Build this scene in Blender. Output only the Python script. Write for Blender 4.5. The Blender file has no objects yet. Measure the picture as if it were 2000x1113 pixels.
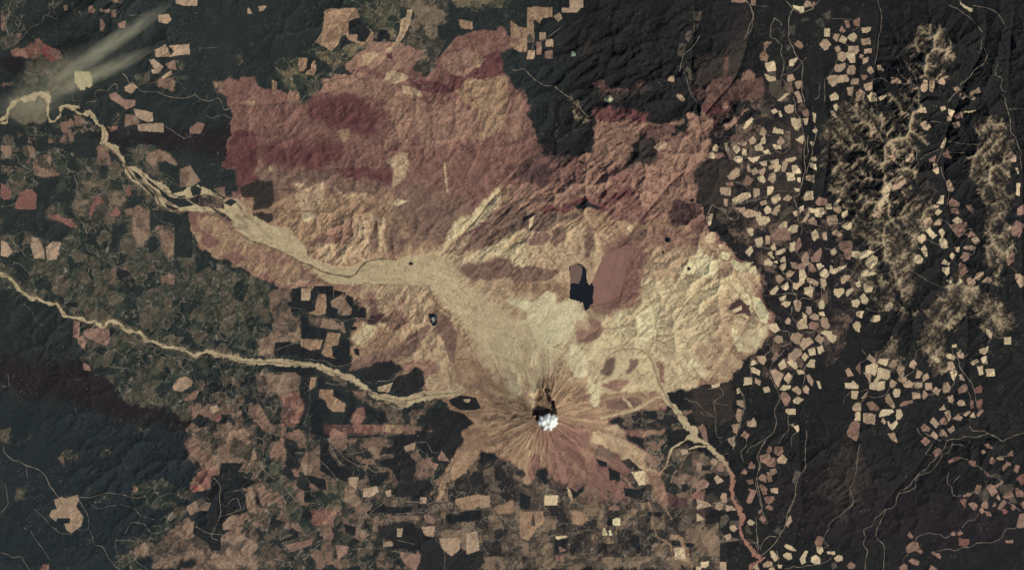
# Aerial view of a volcano, its blast zone and the forests around it.
# 1 unit = 100 m.  Plan data below is in map pixels (30 m each), north up.
import bpy, math, random
import numpy as np

C = bpy.data.collections.new('scene')
bpy.context.scene.collection.children.link(C)
sc = bpy.context.scene
sc.unit_settings.scale_length = 100.0

# ------------------------------------------------------------------ camera
U = 0.3                                   # units per map pixel
CAMH = 2600.0
cam_d = bpy.data.cameras.new('camera')
cam = bpy.data.objects.new('camera', cam_d); C.objects.link(cam)
cam.location = (0, 0, CAMH); cam.rotation_euler = (0, 0, 0)
cam_d.sensor_fit = 'HORIZONTAL'; cam_d.sensor_width = 36.0
cam_d.lens = 36.0 * (CAMH - 6.0) / 600.0
cam_d.clip_start = 10; cam_d.clip_end = 12000
sc.camera = cam

# ------------------------------------------------------------------ light
SUN_EL, SUN_AZ = math.radians(42), math.radians(128)      # azimuth from north, clockwise (south-east)
w = bpy.data.worlds.new('World'); sc.world = w; w.use_nodes = True
nt = w.node_tree; bg = nt.nodes['Background']
sky = nt.nodes.new('ShaderNodeTexSky'); sky.sky_type = 'NISHITA'; sky.sun_disc = False
sky.sun_elevation = SUN_EL; sky.sun_rotation = SUN_AZ; sky.altitude = 1500
nt.links.new(sky.outputs[0], bg.inputs[0]); bg.inputs[1].default_value = 0.07
sd = bpy.data.lights.new('sun', 'SUN'); sd.energy = 3.6; sd.angle = math.radians(0.5); sd.color = (1.0, 0.955, 0.87)
sun = bpy.data.objects.new('sun', sd); C.objects.link(sun)
sun.rotation_euler = (math.pi / 2 - SUN_EL, 0, math.pi - SUN_AZ)
sun.location = (300, -240, 400)
sc.view_settings.view_transform = 'Standard'; sc.view_settings.look = 'None'
sc.view_settings.exposure = 0.0; sc.view_settings.gamma = 1.0
sc.render.film_transparent = False

ZONES = """
# zones: CODE feather : polygon
@ 0 0 1
MA 25 : 150,262 330,245 470,250 470,315 330,300 160,285
MA 30 : 0,690 150,700 330,760 420,800 420,850 280,835 120,790 0,770
TE 25 : 0,775 150,800 300,840 420,860 380,1000 300,1113 0,1113
MA 40 : 1400,960 1640,880 1720,930 1990,990 1990,1060 1600,1060
OB 20 : 1655,850 1690,880 1700,960 1640,1020 1600,960 1640,880
R2 6 : 435,165 470,150 520,160 545,180 590,190 640,165 690,140 720,110 760,90 800,85 850,100 890,70 940,60 985,55 1000,80 980,120 1000,160 1030,190 1035,240 1060,285 1130,310 1160,330 1230,330 1330,260 1385,240 1395,290 1378,330 1372,400 1385,450 1440,490 1480,520 1490,560 1510,610 1515,650 1490,690 1440,710 1430,740 1380,755 1300,790 1290,900 1240,960 1100,950 960,930 900,900 900,800 740,720 690,700 700,560 600,550 540,560 500,540 470,515 390,490 370,440 380,400 460,380 440,330 440,290 460,230 440,200
T1 12 : 560,340 760,370 950,420 1000,370 1100,400 1200,410 1330,430 1440,500 1480,540 1500,640 1430,740 1290,790 1290,860 1180,800 900,800 760,700 720,600 500,530 390,480 375,430 450,400
GM 14 : 0,270 250,330 370,420 380,560 600,620 620,700 520,690 380,680 150,600 0,560
T2 22 : 850,480 1000,430 1130,430 1220,500 1320,440 1440,500 1480,560 1480,640 1300,700 1250,760 1180,720 1000,700 860,600
GM 10 : 0,300 140,290 260,330 370,420 390,500 520,560 540,700 380,690 150,620 60,560 0,520
GM 10 : 150,620 380,690 600,740 600,880 420,830 260,790 160,700
BM 8 : 400,740 560,740 600,830 900,830 900,1113 330,1113 400,960 360,870
GR 8 : 760,1000 980,900 1180,940 1330,870 1420,900 1450,1000 1440,1113 900,1113
@ 0 0 4
GM 5 : 0,0 200,0 190,120 160,300 60,380 0,400
BM 2 : 70,125 165,125 160,300 130,300 130,220 80,150
BM 2 : 0,80 35,90 20,240 0,240
GM 3 : 370,0 480,0 440,80 370,80
BM 3 : 540,20 580,10 600,80 650,100 620,135 595,120 560,70
BM 2 : 800,0 960,0 940,40 880,20
RC 4 : 90,400 190,370 240,330 330,290 340,335 400,350 470,390 480,440 480,520 400,530 380,480 300,460 200,450 160,430 90,430
RR 2 : 330,350 380,360 390,400 350,400 450,470 480,490 400,500 320,410
MA 8 : 0,430 170,430 160,560 120,600 60,560 0,520
GM 10 : 180,470 560,440 600,560 560,700 400,760 280,700 150,740 80,700 90,620 170,560
BM 5 : 0,640 60,645 75,700 60,740 0,700
BH 6 : 60,760 350,740 370,880 330,960 200,960 100,940 80,880
BM 4 : 460,870 600,890 700,950 760,1030 560,1030 420,1030 400,960
BM 3 : 1215,620 1400,610 1360,700 1300,720 1230,680
GM 2 : 1040,590 1165,550 1165,630 1080,670
GM 2 : 1370,470 1500,470 1500,530 1400,550
GM 2 : 1370,590 1480,590 1470,640 1400,630
BM 2 : 970,890 1060,900 1090,960 970,990
GM 3 : 880,870 940,880 930,960 900,990 860,960
RC 2 : 840,990 915,980 910,1010 850,1030
GM 2 : 180,980 360,1000 360,1060 200,1060
BM 2 : 370,1040 430,1060 570,1035 570,1120 370,1120
BM 2 : 130,1030 200,1070 270,1080 270,1120 130,1120
GM 3 : 1830,420 1880,420 1910,500 1870,540 1850,530 1880,470
GM 2 : 1955,330 1985,335 1980,365 1955,360
TM 3 : 1660,640 1740,640 1740,740 1690,720
R2 3 : 1740,640 1800,600 1860,650 1900,640 2000,610 2000,1120 1780,1120 1900,1060 1890,930 1810,880 1800,770 1730,740
T1 2 : 1915,790 1990,785 1985,830 1920,835
@ 0 278 4
TM 1 : 0,20 80,30 80,90 110,95 110,125 0,125
WF 1 : 270,-40 370,-40 370,70 270,70
WF 1 : 0,130 130,130 120,180 0,180
TM 2 : 200,20 265,35 275,110 230,120 220,160 195,160 230,90
TM 2 : 250,150 300,100 370,90 400,130 390,190 460,250 440,270 340,280 260,250
TM 2 : 0,180 90,185 90,240 0,245
GM 3 : 80,210 250,220 220,330 180,330 80,270
WF 2 : 570,-30 765,-30 760,120 570,120
BM 3 : 760,30 840,30 860,110 850,200 740,180 760,120
WF 3 : 300,270 460,270 440,340 430,400 380,440 350,530 340,600 560,650 520,740 460,770 380,780 240,720 190,700 0,720 0,520 280,520 280,420 200,365 300,330
WF 3 : 760,180 840,180 835,340 800,360 780,260
WF 3 : 560,230 600,300 610,450 570,500 550,420
WF 2 : 970,420 1130,420 1100,470 1060,520 990,510
WF 1 : 1010,370 1065,370 1065,420 1010,420
WF 4 : 870,640 980,640 1000,700 930,760 900,870 850,860
BG 12 : 600,300 740,290 900,320 940,430 960,530 930,640 860,640 720,680 600,560 590,470
TM 3 : 960,530 1100,490 1165,540 1165,700 1140,820 1080,800 1030,700 1040,580
TM 3 : 1215,650 1300,645 1360,680 1360,870 1300,910 1260,830 1250,740
TM 2 : 1250,1040 1360,1030 1360,1112 1260,1112
WF 2 : 1165,525 1350,540 1450,600 1360,650 1240,640 1170,700
WF 2 : 1360,600 1480,600 1500,720 1500,900 1360,900
BM 5 : 860,980 960,970 1060,1050 1040,1112 860,1112
R1 4 : 1820,-80 2000,-80 2000,300 1860,400 1850,330 1840,200 1740,200 1760,110
WF 3 : 1280,60 1400,90 1740,200 1840,210 1850,330 1860,400 1750,350 1600,300 1480,180 1390,180
OB 2 : 1870,350 2000,300 2000,430 1890,430
GM 3 : 1000,20 1180,20 1280,90 1380,180 1410,230 1390,330 1300,340 1100,200 1000,170 980,80
TM 3 : 1130,90 1230,60 1300,80 1390,180 1330,170 1250,150 1210,190 1140,140
WF 2 : 1240,180 1280,140 1390,200 1400,320 1360,320 1240,230
TM 2 : 1400,210 1480,180 1560,300 1500,340 1400,350
TM 2 : 1660,360 1750,345 1760,430 1700,400
T1 4 : 1450,530 1560,560 1800,640 2000,790 2000,980 1900,960 1700,900 1570,830 1500,700
R2 4 : 1570,690 1700,750 1700,800 1640,830 1570,800
R2 4 : 1700,900 1850,850 1940,930 1830,940
R2 4 : 1450,550 1550,560 1560,720 1500,660
@ 500 278 4
R1 20 : 0,0 700,0 640,130 540,190 380,230 200,200 0,150
R2 14 : 700,0 2000,0 2000,320 1800,380 1500,420 1300,300 1050,320 1000,200 650,230
R4 14 : 0,180 300,220 560,200 900,300 1050,340 860,560 700,480 540,350 300,400 50,500 0,300
R1 8 : 600,220 700,200 1060,210 1080,320 900,300 640,250
T1 8 : 50,500 300,400 350,340 540,350 620,400 760,400 870,430 930,430 860,560 800,600 740,680 700,780 480,780 400,790 370,700 200,600 120,560
T2 8 : 300,340 540,350 520,470 420,520 480,600 460,640 380,630 330,530
T3 5 : 350,560 420,570 420,630 370,630
T2 3 : 560,330 700,430 760,440 870,440 880,400 760,400 700,400
R3 4 : 430,780 640,640 760,590 700,720 720,790 480,790
OB 3 : -20,290 130,300 150,400 120,500 60,520 -20,540
OB 4 : -20,550 100,540 130,600 100,640 -20,600
T2 3 : 90,180 110,190 125,240 100,230
T2 8 : 480,790 700,800 760,600 950,570 900,870 640,960 480,880
T2 4 : 950,600 1020,580 1010,740 1040,870 960,880
R4 3 : 885,760 930,590 960,570 940,700 960,760 930,870 880,850
R4 3 : 1010,740 1060,600 1100,570 1130,700 1170,820 1100,900 1060,870
R4 20 : 1060,340 1300,330 1500,420 1750,420 1560,620 1460,820 1200,780 1120,600
T3 3 : 1450,850 1500,700 1560,620 1700,540 1780,440 1920,330 1960,420 1900,480 1800,600 1680,690 1560,750
BL 1 : 1660,700 1800,610 1810,640 1700,740
T3 3 : 1590,920 1780,820 1860,790 1960,750 2000,720 2100,760 2140,980 2040,940 1900,880 1750,920 1640,930
R4 5 : 1810,600 1950,470 2100,500 2100,620 2000,700 1900,760 1700,830 1560,900
R4 6 : 1640,950 1780,930 1900,900 2000,930 2000,1060 1700,1090 1560,1000
T2 3 : 1000,140 1180,80 1190,230 1120,320 1060,340 1090,200
T3 2 : 1060,480 1100,440 1190,460 1100,500
T2 2 : 1465,150 1480,170 1505,380 1490,410 1475,300
T1 4 : 1900,330 2000,320 2000,470 1930,470
R3 3 : -20,830 200,870 330,930 300,960 -20,950
T1 3 : 150,950 380,950 340,1112 150,1112
R4 4 : 350,980 520,1060 640,1112 350,1112
@ 500 0 4
WF 5 : -10,-10 520,-10 520,220 450,340 340,400 140,500 130,620 130,720 60,700 -10,640
T1 2 : 530,90 560,70 800,60 810,130 720,165 720,265 660,280 640,350 590,400 480,340 460,330 520,230 530,150
K 1 : 722,165 800,165 870,230 880,280 830,320 785,310 790,265 722,262
GO 3 : 540,-20 1120,-20 1120,200 1090,300 1000,320 920,300 920,200 830,150 800,60
K 5 : 560,-20 700,-20 700,70 580,60
K 4 : 950,240 1010,225 1060,260 1050,310 930,310
GO 3 : 440,360 600,400 700,360 830,330 900,370 830,430 600,540 480,440 340,400
K 3 : 650,300 720,290 730,350 670,360
GO 3 : 130,500 200,450 320,440 330,560 440,600 600,560 600,600 480,650 340,720 230,680 180,600
T1 2 : 700,270 790,270 790,320 850,330 900,250 860,200 920,260 910,340 850,360 720,310
T1 1 : 330,450 410,455 400,520 370,555 330,560
T1 2 : 430,480 460,470 470,540 450,590 380,580 400,550 430,540
K 1 : 400,450 470,450 430,500 430,530 390,550
BG 4 : 1130,-20 1500,-20 1500,180 1400,200 1410,290 1500,320 1490,370 1400,440 1400,560 1320,600 1230,540 1240,440 1160,380 1160,300 1230,100 1180,60 1120,60
GO 4 : 1500,-20 1980,-20 1960,150 1900,60 1680,60 1560,60
R3 4 : 900,340 1080,320 1300,400 1250,500 1000,560 950,540 840,520 730,560 680,520 780,420
T2 2 : 1180,70 1225,70 1200,190 1160,280 1100,360 1080,340 1120,250 1130,150 1170,130
T2 2 : 1010,390 1080,345 1100,370 1050,410 1010,410
T2 2 : 830,430 880,400 960,410 950,440 870,510 820,515
R1 2 : 1015,420 1060,410 1070,470 1020,450
R3 5 : 500,640 620,590 900,580 1100,680 1300,780 1100,800 850,750 500,720
T2 2 : 1020,560 1080,550 1190,590 1190,620 1130,640 1080,660 1000,620
T2 2 : 1130,660 1280,700 1300,760 1150,730
WF 2 : 1410,200 1500,190 1560,120 1700,80 1960,60 1900,160 1880,240 1700,230 1560,290 1480,390 1400,480 1480,330
T1 2 : 1580,150 1690,170 1690,230 1600,220
R2 2 : 1520,340 1650,260 1780,230 1900,250 2000,290 2000,380 1800,420 1790,460 1700,540 1640,600 1500,640 1340,650 1330,600 1410,550 1420,470 1480,400
R3 5 : 1480,420 1700,390 1800,460 1690,560 1560,620 1440,520
R1 4 : 1180,630 1300,620 1500,660 1500,580 1640,610 1700,540 1800,430 1900,400 1950,560 1800,620 1640,640 1570,720 1300,720
WF 3 : 1900,400 2000,380 2000,640 1940,560
R1 12 : 370,860 450,760 720,740 850,760 960,900 1070,880 1040,940 900,960 980,1040 860,1090 560,980 400,960
R3 16 : 1000,800 1600,780 1750,900 1750,1112 1000,1112 1080,920
T1 6 : 1560,720 1650,620 1850,600 1960,620 2000,700 2000,800 1920,1000 1750,1112 1740,900
T1 3 : 640,1020 740,1010 740,1090 680,1112 640,1060
T1 2 : 120,620 160,640 160,740 120,740
R3 2 : 260,690 330,720 360,780 300,820 240,790
GM 3 : 230,680 480,640 500,700 440,760 350,820 330,740 260,700
T1 2 : 1690,460 1800,460 1740,530 1690,520
@ 1000 0 4
T1 1 : -10,160 60,210 120,220 120,60 195,50 315,60 315,135 240,140 215,180 170,150 175,335 120,335 120,410 70,410 -10,370
TM 1 : 120,250 176,255 176,335 120,335
OB 4 : 560,330 620,290 640,360 600,460 620,490 530,480
OR 4 : 630,640 680,625 860,710 1030,640 1050,660 870,730 840,750 640,680
OB 8 : 640,680 860,740 1000,700 1100,660 1100,740 900,760 860,800 700,780
R2 14 : 0,680 60,700 110,830 140,1000 200,1112 -20,1112 -20,680
R3 14 : -20,740 60,760 90,900 60,1112 -20,1112
R1 10 : 640,820 850,840 1030,900 1070,930 1050,990 1000,1000 900,930 760,960 640,930
R3 8 : 640,940 760,950 930,940 1000,1000 980,1130 640,1130
R3 3 : 900,930 1050,965 1200,970 1340,930 1330,960 1220,985 1060,985 1000,1000
OR 8 : 1040,990 1260,990 1290,1100 1100,1112 1040,1060
R1 12 : 1480,760 1700,700 1720,1000 1560,1000 1500,900 1400,900
R3 6 : 1380,920 1500,880 1560,960 1570,1130 1400,1130 1390,1000
R3 6 : 1600,690 1700,650 1790,640 1800,600 1860,560 1890,600 1830,660 1740,720 1690,790 1700,840 1740,900 1830,850 1770,920 1700,1000 1680,1020 1670,980 1730,900 1680,850 1640,860
PO 1 : 465,405 490,405 490,440 465,440
PP 1 : 725,770 760,755 780,775 770,800 730,795
T1 2 : 1960,340 2000,320 2000,380 1970,400
@ 1000 278 4
DF 22 : 200,-60 560,-60 560,80 490,130 380,160 200,100
KR 18 : 60,180 300,170 360,260 300,330 60,320 80,240
R3 4 : 640,-20 950,-20 940,40 960,80 920,200 880,230 730,210 640,200 560,150 500,120 640,60
OB 12 : 940,40 1040,-40 1110,0 1100,60 1200,80 1080,160 940,210 930,120
R3 12 : 950,210 1100,150 1200,60 1130,-40 1560,-40 1520,280 1500,380 1480,560 1440,620 1380,600 1250,690 1230,600 1000,480 960,380 850,360 1000,260
R3 8 : 0,330 120,320 400,330 530,300 560,200 640,200 800,350 700,400 500,430 400,480 200,540 0,480
R3 6 : 560,300 640,280 740,350 700,400 560,400
R1 8 : 400,480 520,450 700,480 850,380 960,300 940,400 880,450 760,540 500,530 400,560 200,560 250,520
K 5 : 460,500 560,460 700,500 680,530 480,530
RR 1 : 700,485 735,485 735,500 700,500
KR 5 : 1250,470 1300,430 1400,460 1450,500 1440,560 1360,640 1260,680 1230,600
KG 6 : -20,560 500,560 560,580 430,610 330,640 290,700 100,680 -20,700
T3 1 : 140,600 175,570 160,640 130,690
T2 3 : 0,720 180,695 100,760 0,800
R4 3 : 110,760 260,690 300,740 250,800 130,820
R4 3 : 300,700 400,640 420,730 350,820 300,790
R4 5 : 0,970 100,960 330,1000 370,1030 300,1080 0,1112
R4 3 : 560,760 620,640 640,780 600,900 570,900
T3 3 : 900,640 940,640 930,760 870,780
T3 4 : 0,900 80,930 120,970 60,960
R2 6 : 720,480 960,470 1050,520 1060,640 900,600 760,600
R4 3 : 930,800 1010,680 1080,680 1050,820 1000,860 920,840
R3 12 : 1060,640 1250,690 1450,640 1500,720 1450,800 1200,850 1060,830
T2 12 : 1180,1000 1330,920 1450,830 1560,790 1630,850 1700,930 1880,940 1910,1000 1910,1130 900,1130 890,1000 1000,880 1200,900
T4 10 : 1300,980 1450,850 1600,900 1640,1000 1560,1050 1400,1060 1310,1020
MA 6 : 1700,800 1900,800 1980,900 1860,940 1760,900
OB 8 : 1500,400 1600,200 1700,200 1690,350 1620,420 1560,520
K 4 : 1490,390 1520,280 1590,230 1600,260 1560,340 1500,400
@ 0 0 1
T1 8 : 895,800 930,768 985,735 1030,690 1085,680 1130,710 1170,745 1190,800 1185,850 1165,905 1100,930 1050,905 1030,935 1000,900 950,880 900,930 880,945 900,870 930,835
T2 12 : 880,600 990,640 1040,650 1130,660 1190,740 1190,800 1150,770 1100,730 1040,740 1000,750 940,720
T3 14 : 960,620 1040,655 1130,650 1190,670 1200,760 1150,740 1095,700 1050,720 1000,720 950,660
R3 12 : 1180,480 1225,450 1262,460 1262,540 1240,600 1200,625 1160,610 1180,560
@ 0 0 1
R2 16 : 1205,470 1240,455 1262,500 1245,570 1222,600 1180,606 1205,560
@ 1000 556 4
T1 6 : -20,-20 450,-20 450,110 420,150 350,90 200,80 -20,50
T3 14 : 600,460 780,200 950,170 1000,100 1000,-40 1800,-40 1880,60 1900,200 1720,280 1560,400 1620,560 1480,740 1360,830 1200,830 1150,850 700,850 560,740 600,600
R3 3 : 760,180 840,150 930,160 870,200 760,200
T4 9 : -20,60 60,120 200,100 300,70 430,150 470,120 540,140 560,180 590,230 540,300 480,330 500,400 420,430 340,440 240,490 170,400 60,350 -20,330
T2 6 : -20,150 40,160 110,200 120,260 -20,290
R3 8 : 500,430 540,330 620,350 630,280 700,300 710,350 680,410 620,440 510,450
R4 2 : 510,440 560,420 690,340 700,370 680,410 620,440 530,450
T4 10 : 780,200 880,200 860,300 900,480 820,350
T4 10 : 960,180 1150,150 1140,330 1110,450 1000,490 980,300
T4 6 : 440,480 520,480 590,560 590,640 540,720 460,700
T4 8 : 560,760 680,780 700,880 700,960 640,960 600,850
T4 10 : 1340,590 1500,600 1480,680 1400,690 1340,620
T2 16 : 1520,100 1700,60 1800,250 1720,300 1700,500 1810,600 1780,680 1650,720 1500,760 1480,700 1640,600 1560,420 1530,250
T2 12 : 1430,430 1560,440 1620,560 1480,620 1430,520
KR 4 : 1680,180 1750,100 1870,150 1860,240 1750,230
T3 3 : 1720,300 2000,310 2010,530 1880,540 1760,510 1720,400
T2 1 : 1720,300 1860,310 1850,380 1760,400 1720,350
KG 8 : 700,620 760,580 830,570 820,660 770,720 700,700
KG 8 : 880,690 930,580 990,560 960,650 900,730
R3 3 : 690,790 780,740 900,730 920,760 840,840 720,810
R3 6 : 1120,620 1180,600 1210,780 1180,780
T1 5 : 700,850 1150,850 1160,880 1000,950 850,1000 740,1010 700,950
R4 2 : 890,890 960,875 1020,900 1010,930 940,970 900,930
R4 2 : 740,900 860,880 920,960 860,980 740,960
GD 3 : 750,1060 850,1020 1000,980 1150,990 1240,980 1360,1130 800,1130
K 1 : 1020,990 1130,980 1140,1060 1020,1040
K 2 : 760,1060 830,1030 860,1060 800,1090
DF 3 : 1250,880 1330,850 1320,890 1360,930 1260,960 1220,940
DF 5 : 1200,840 1380,820 1500,800 1600,790 1700,760 1780,690 1880,540 2010,540 2010,1130 1400,1130 1380,1060 1270,950 1200,870
OB 10 : 1400,830 1700,780 1750,1000 1600,1112 1420,1080
BM 1 : 1300,980 1420,970 1400,1000 1360,1020
@ 500 556 4
GM 4 : -20,-20 100,-20 140,300 130,560 -20,560
TM 5 : 90,40 280,30 280,230 350,300 340,440 150,450 130,560 0,560 0,440 130,380
T2 4 : 180,-20 430,-20 340,20 180,20
R3 4 : 150,0 600,-20 900,0 860,60 700,40 430,20 170,40
T2 10 : 800,-10 1340,-10 1400,200 1340,240 1380,330 1420,430 1500,480 1500,620 1600,760 1660,830 1300,800 1310,700 1260,640 1140,600 1100,400 800,300 850,120
T1 8 : 730,430 800,260 950,300 1100,400 1150,440 960,520 830,580 740,640
R3 8 : 860,60 950,80 990,220 980,280 900,180 850,130
R4 5 : 900,100 950,120 980,240 900,290 880,200
R3 8 : 1060,350 1000,250 1060,180 1150,220 1200,280 1130,350
R4 6 : 950,250 1080,230 1150,330 1080,350
R3 5 : 1110,80 1160,100 1150,200 1120,180
R4 5 : 960,520 1150,440 1290,440 1300,480 1200,550 1060,570 900,620 740,690 730,640 830,580
R3 4 : 1150,600 1360,590 1420,640 1400,700 1310,720 1160,660
R4 4 : 1180,400 1350,310 1370,340 1290,440 1160,470
R4 2 : 1400,190 1500,250 1570,380 1560,500 1550,620 1510,600 1480,480 1410,330
R4 3 : 1350,480 1400,420 1410,480 1370,530
R4 4 : 1780,330 1860,330 1880,480 1850,530 1820,460
T3 3 : 840,300 940,310 900,400 840,480 730,440
K 1 : 278,25 345,25 345,155 280,130
K 2 : 430,60 450,10 600,10 600,130 580,170 640,190 630,210 610,240 620,265 550,270 550,80 480,60 450,100 440,130
K 2 : 250,130 350,155 360,190 290,220 270,210 270,180 245,170
K 2 : 350,125 430,125 460,180 430,220 410,210 355,160
K 2 : 605,40 700,60 690,105 610,105
K 2 : 700,75 760,100 760,165 720,160 705,130
K 3 : 760,170 850,180 870,260 860,290 800,260 760,250 720,280 700,250 730,225
KR 4 : 870,260 980,210 1000,240 960,280 900,320 860,290
T2 1 : 350,25 428,28 420,125 350,122
T1 1 : 490,70 545,68 550,150 540,230 480,240 400,220 460,200 470,120
TM 1 : 580,130 680,70 705,130 750,190 740,240 640,240 640,190 590,170
K 2 : 350,235 410,270 405,310 420,330 560,360 560,420 350,420
TM 2 : 410,240 560,270 680,290 700,380 600,350 480,330 420,310
K 1 : 735,325 785,325 785,350 740,360
K 2 : 640,430 732,430 732,560 750,600 720,620 640,640 600,600 580,500 630,520
K 2 : 145,450 260,445 290,460 340,470 400,500 470,510 500,550 590,570 640,630 560,620 430,580 340,570 330,550 140,560
T1 2 : 345,425 520,430 500,500 430,515 350,480
T1 2 : 560,370 660,380 640,470 590,480 600,560 630,580 540,560 510,540
K 2 : 760,500 800,500 810,560 770,540
K 2 : 135,645 340,645 440,650 470,690 430,720 420,790 410,900 380,1050 350,1120 330,1120 350,950 340,830 340,720 280,700 140,670
K 1 : 480,730 530,720 530,815 480,815
T1 2 : 425,725 475,720 460,790 430,820 412,815
GD 3 : 530,700 600,700 720,760 700,790 580,740
K 3 : 430,930 480,900 540,910 570,960 570,1000 530,1010 520,1090 530,1120 440,1120 430,1010
K 3 : 600,820 640,815 660,850 700,860 690,890 640,900 600,850
T1 2 : 490,820 600,820 600,870 540,900 490,880
T1 2 : 530,870 600,870 700,930 690,990 600,990 560,960
K 4 : 720,850 760,880 780,960 740,1040 680,1100 700,1000 740,900 700,930
K 2 : 850,960 890,960 920,990 1000,990 1070,1010 1010,1040 980,1100 930,1040 900,1000 840,1040
RC 3 : 740,1070 790,950 840,960 850,1040 800,1090
RC 3 : 180,880 340,830 360,900 380,960 300,1112 200,1112 200,950
TM 4 : -10,690 340,690 340,820 200,860 -10,820
BM 3 : 700,830 850,830 860,900 1000,920 1140,960 1160,1112 1060,1112 1000,980 880,940
WD 5 : 830,680 880,640 950,600 1060,580 1150,620 1160,670 1120,670 1060,720 1000,740 930,800 880,770
WD 5 : 1070,770 1180,670 1280,650 1310,700 1290,800 1240,850 1130,860 1040,830
T2 2 : 950,800 1050,770 1070,760 1040,840 950,830
WD 2 : 1330,968 1480,968 1520,980 1620,1000 1700,1080 1690,1130 1310,1130
WD 2 : 1500,900 1600,860 1720,880 1760,960 1700,980 1600,980 1530,940
T2 1 : 1620,890 1680,890 1660,920 1630,910
BM 3 : 1200,960 1400,890 1430,920 1330,970 1320,1010 1270,1020 1250,1112 1210,1112
K 1 : 1170,970 1200,960 1215,1000 1180,990
BW 1 : 1350,225 1410,228 1415,290 1400,320 1380,320 1360,280 1342,190
@ 0 834 3.99
GM 5 : -10,-10 100,20 90,130 40,130 -10,100
GM 3 : 110,130 240,55 240,80 150,120
BM 3 : 460,230 540,145 595,230 560,270 490,300
GM 6 : 760,210 830,165 870,210 800,250
GM 8 : 680,490 800,480 890,560 870,590 700,580
GM 3 : 120,460 200,490 190,570 110,570
TM 3 : 1655,70 1660,20 1700,-20 2000,-20 2000,270 1900,270 1720,275 1700,385 1650,360 1640,480 1600,500 1540,480 1500,510 1485,450 1520,380 1580,330 1650,290 1700,180 1710,120
RC 6 : 1560,330 1700,290 1640,480 1500,500 1520,380
RR 2 : 1490,450 1560,465 1520,510
GM 8 : 1000,420 1350,420 1500,520 1300,640 1050,640
GM 8 : 900,870 1100,850 1400,620 1450,640 1400,740 1200,900 1000,960
TM 8 : 1000,1000 1100,900 1200,920 1400,750 1500,720 1520,830 1610,900 1620,980 1700,960 1720,870 2000,800 2000,1130 1500,1130 1540,1050 1480,1020 1380,1090 1200,1130 1180,1020
K 2 : 1720,280 1900,280 1830,380 1900,400 2000,420 1930,470 1860,480 1920,500 1920,650 1740,760 1800,800 1720,850 1720,960 1640,960 1610,900 1500,830 1520,680 1640,600 1640,560 1520,510 1640,480 1650,370 1710,380
TM 2 : 1450,620 1560,550 1640,590 1620,650 1540,650 1480,690
TM 2 : 1730,760 1790,690 1860,680 1820,740 1790,800 1740,800
TM 2 : 1910,520 1950,490 1980,550 2000,670 1930,660
GM 4 : 890,1000 1060,1000 1100,1130 880,1130
RC 2 : 290,1130 330,1065 375,1070 375,1130
K 3 : 1400,1050 1480,1020 1540,1050 1500,1090 1380,1100
GM 5 : 1060,0 1170,0 1150,30 1060,35
@ 500 834 3.99
RC 2 : 530,-20 1150,-20 1150,50 960,40 900,70 660,80 530,50
T1 1 : 980,-20 1140,-20 1140,50 980,30
GM 8 : 0,130 60,150 200,330 200,520 100,480 50,300 0,200
GM 8 : 200,330 260,480 330,560 520,780 450,860 380,830 240,650
TM 3 : 355,210 500,180 500,340 600,400 640,450 560,440 480,400 400,370 355,350
WD 4 : 1080,60 1240,60 1240,120 1150,180 1240,280 1230,430 1100,430 1060,330 960,270 980,160 1070,160
TM 3 : 790,130 920,80 1070,90 1060,160 960,160 940,210 1070,210 1060,245 940,250 980,300 940,340 900,300 900,200
K 2 : 500,115 580,125 570,200 650,300 760,350 700,420 600,390 500,340
GD 2 : 570,130 620,150 780,270 800,310 680,300 600,200
K 2 : 400,370 540,410 550,480 520,520 500,490 410,420
K 3 : 840,440 1040,335 1040,390 960,440 870,450
K 3 : 0,460 50,620 190,520 130,540 90,600 40,640 -10,600
K 2 : 160,900 270,850 320,810 330,860 200,900
K 2 : 150,900 250,1000 320,1040 290,1050 200,960
GM 3 : 310,1020 560,860 580,880 350,1050
K 3 : 270,270 350,270 340,330 230,310
K 3 : 210,70 300,100 340,200 260,220 220,150
K 3 : 430,-20 530,-20 520,60 440,60
K 3 : 340,700 400,620 440,660 400,740
K 2 : 960,620 1230,620 1200,660 1000,680
K 2 : 680,750 780,780 770,850 700,820
WD 3 : 950,770 1180,720 1300,800 1450,930 1450,1130 1280,1100 1280,960 1000,940 1060,880 960,870
WD 5 : 1270,50 1560,-20 1640,0 1620,100 1550,220 1520,290 1400,260 1260,120
WD 4 : 1100,440 1340,400 1400,480 1300,560 1100,540
WD 4 : 1290,790 1600,960 1800,960 1780,1040 1700,1130 1260,1130
GO 3 : 550,420 700,440 690,490 560,500
GO 3 : 510,500 690,490 690,640 510,630
TM 2 : 690,480 800,490 810,600 690,645
RC 4 : 430,640 640,640 560,740 420,770
TM 2 : 780,720 840,690 850,860 780,850
TM 5 : 850,690 960,670 940,820 870,950 850,950 910,800
WD 3 : 700,40 850,60 960,50 960,75 700,90
T1 4 : 1540,240 1620,100 1600,50 1680,-20 2010,-20 2010,230 1870,230 1850,190 1740,200 1700,280 1640,350 1610,340 1500,420 1440,560 1390,540 1480,350
GR 4 : 1420,560 1560,400 1640,380 1640,500 1540,560 1500,680 1380,640
GD 5 : 1650,300 1850,200 2010,330 2010,560 1700,500
K 3 : 1710,260 1760,190 1850,200 1870,240 1760,290
T1 2 : 1550,560 1730,520 1820,540 1830,620 1700,640 1600,640 1560,600
TM 2 : 1550,650 1700,640 1500,700
T1 3 : 1860,620 2010,560 2010,650 1900,680
GR 8 : 1660,700 2010,700 2010,1130 1800,1130 1760,900
K 4 : 1480,690 1740,620 1770,680 1640,740 1480,740
@ 1000 834 3.99
T1 8 : -20,-20 200,50 200,230 130,440 70,430 90,330 -20,250
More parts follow.
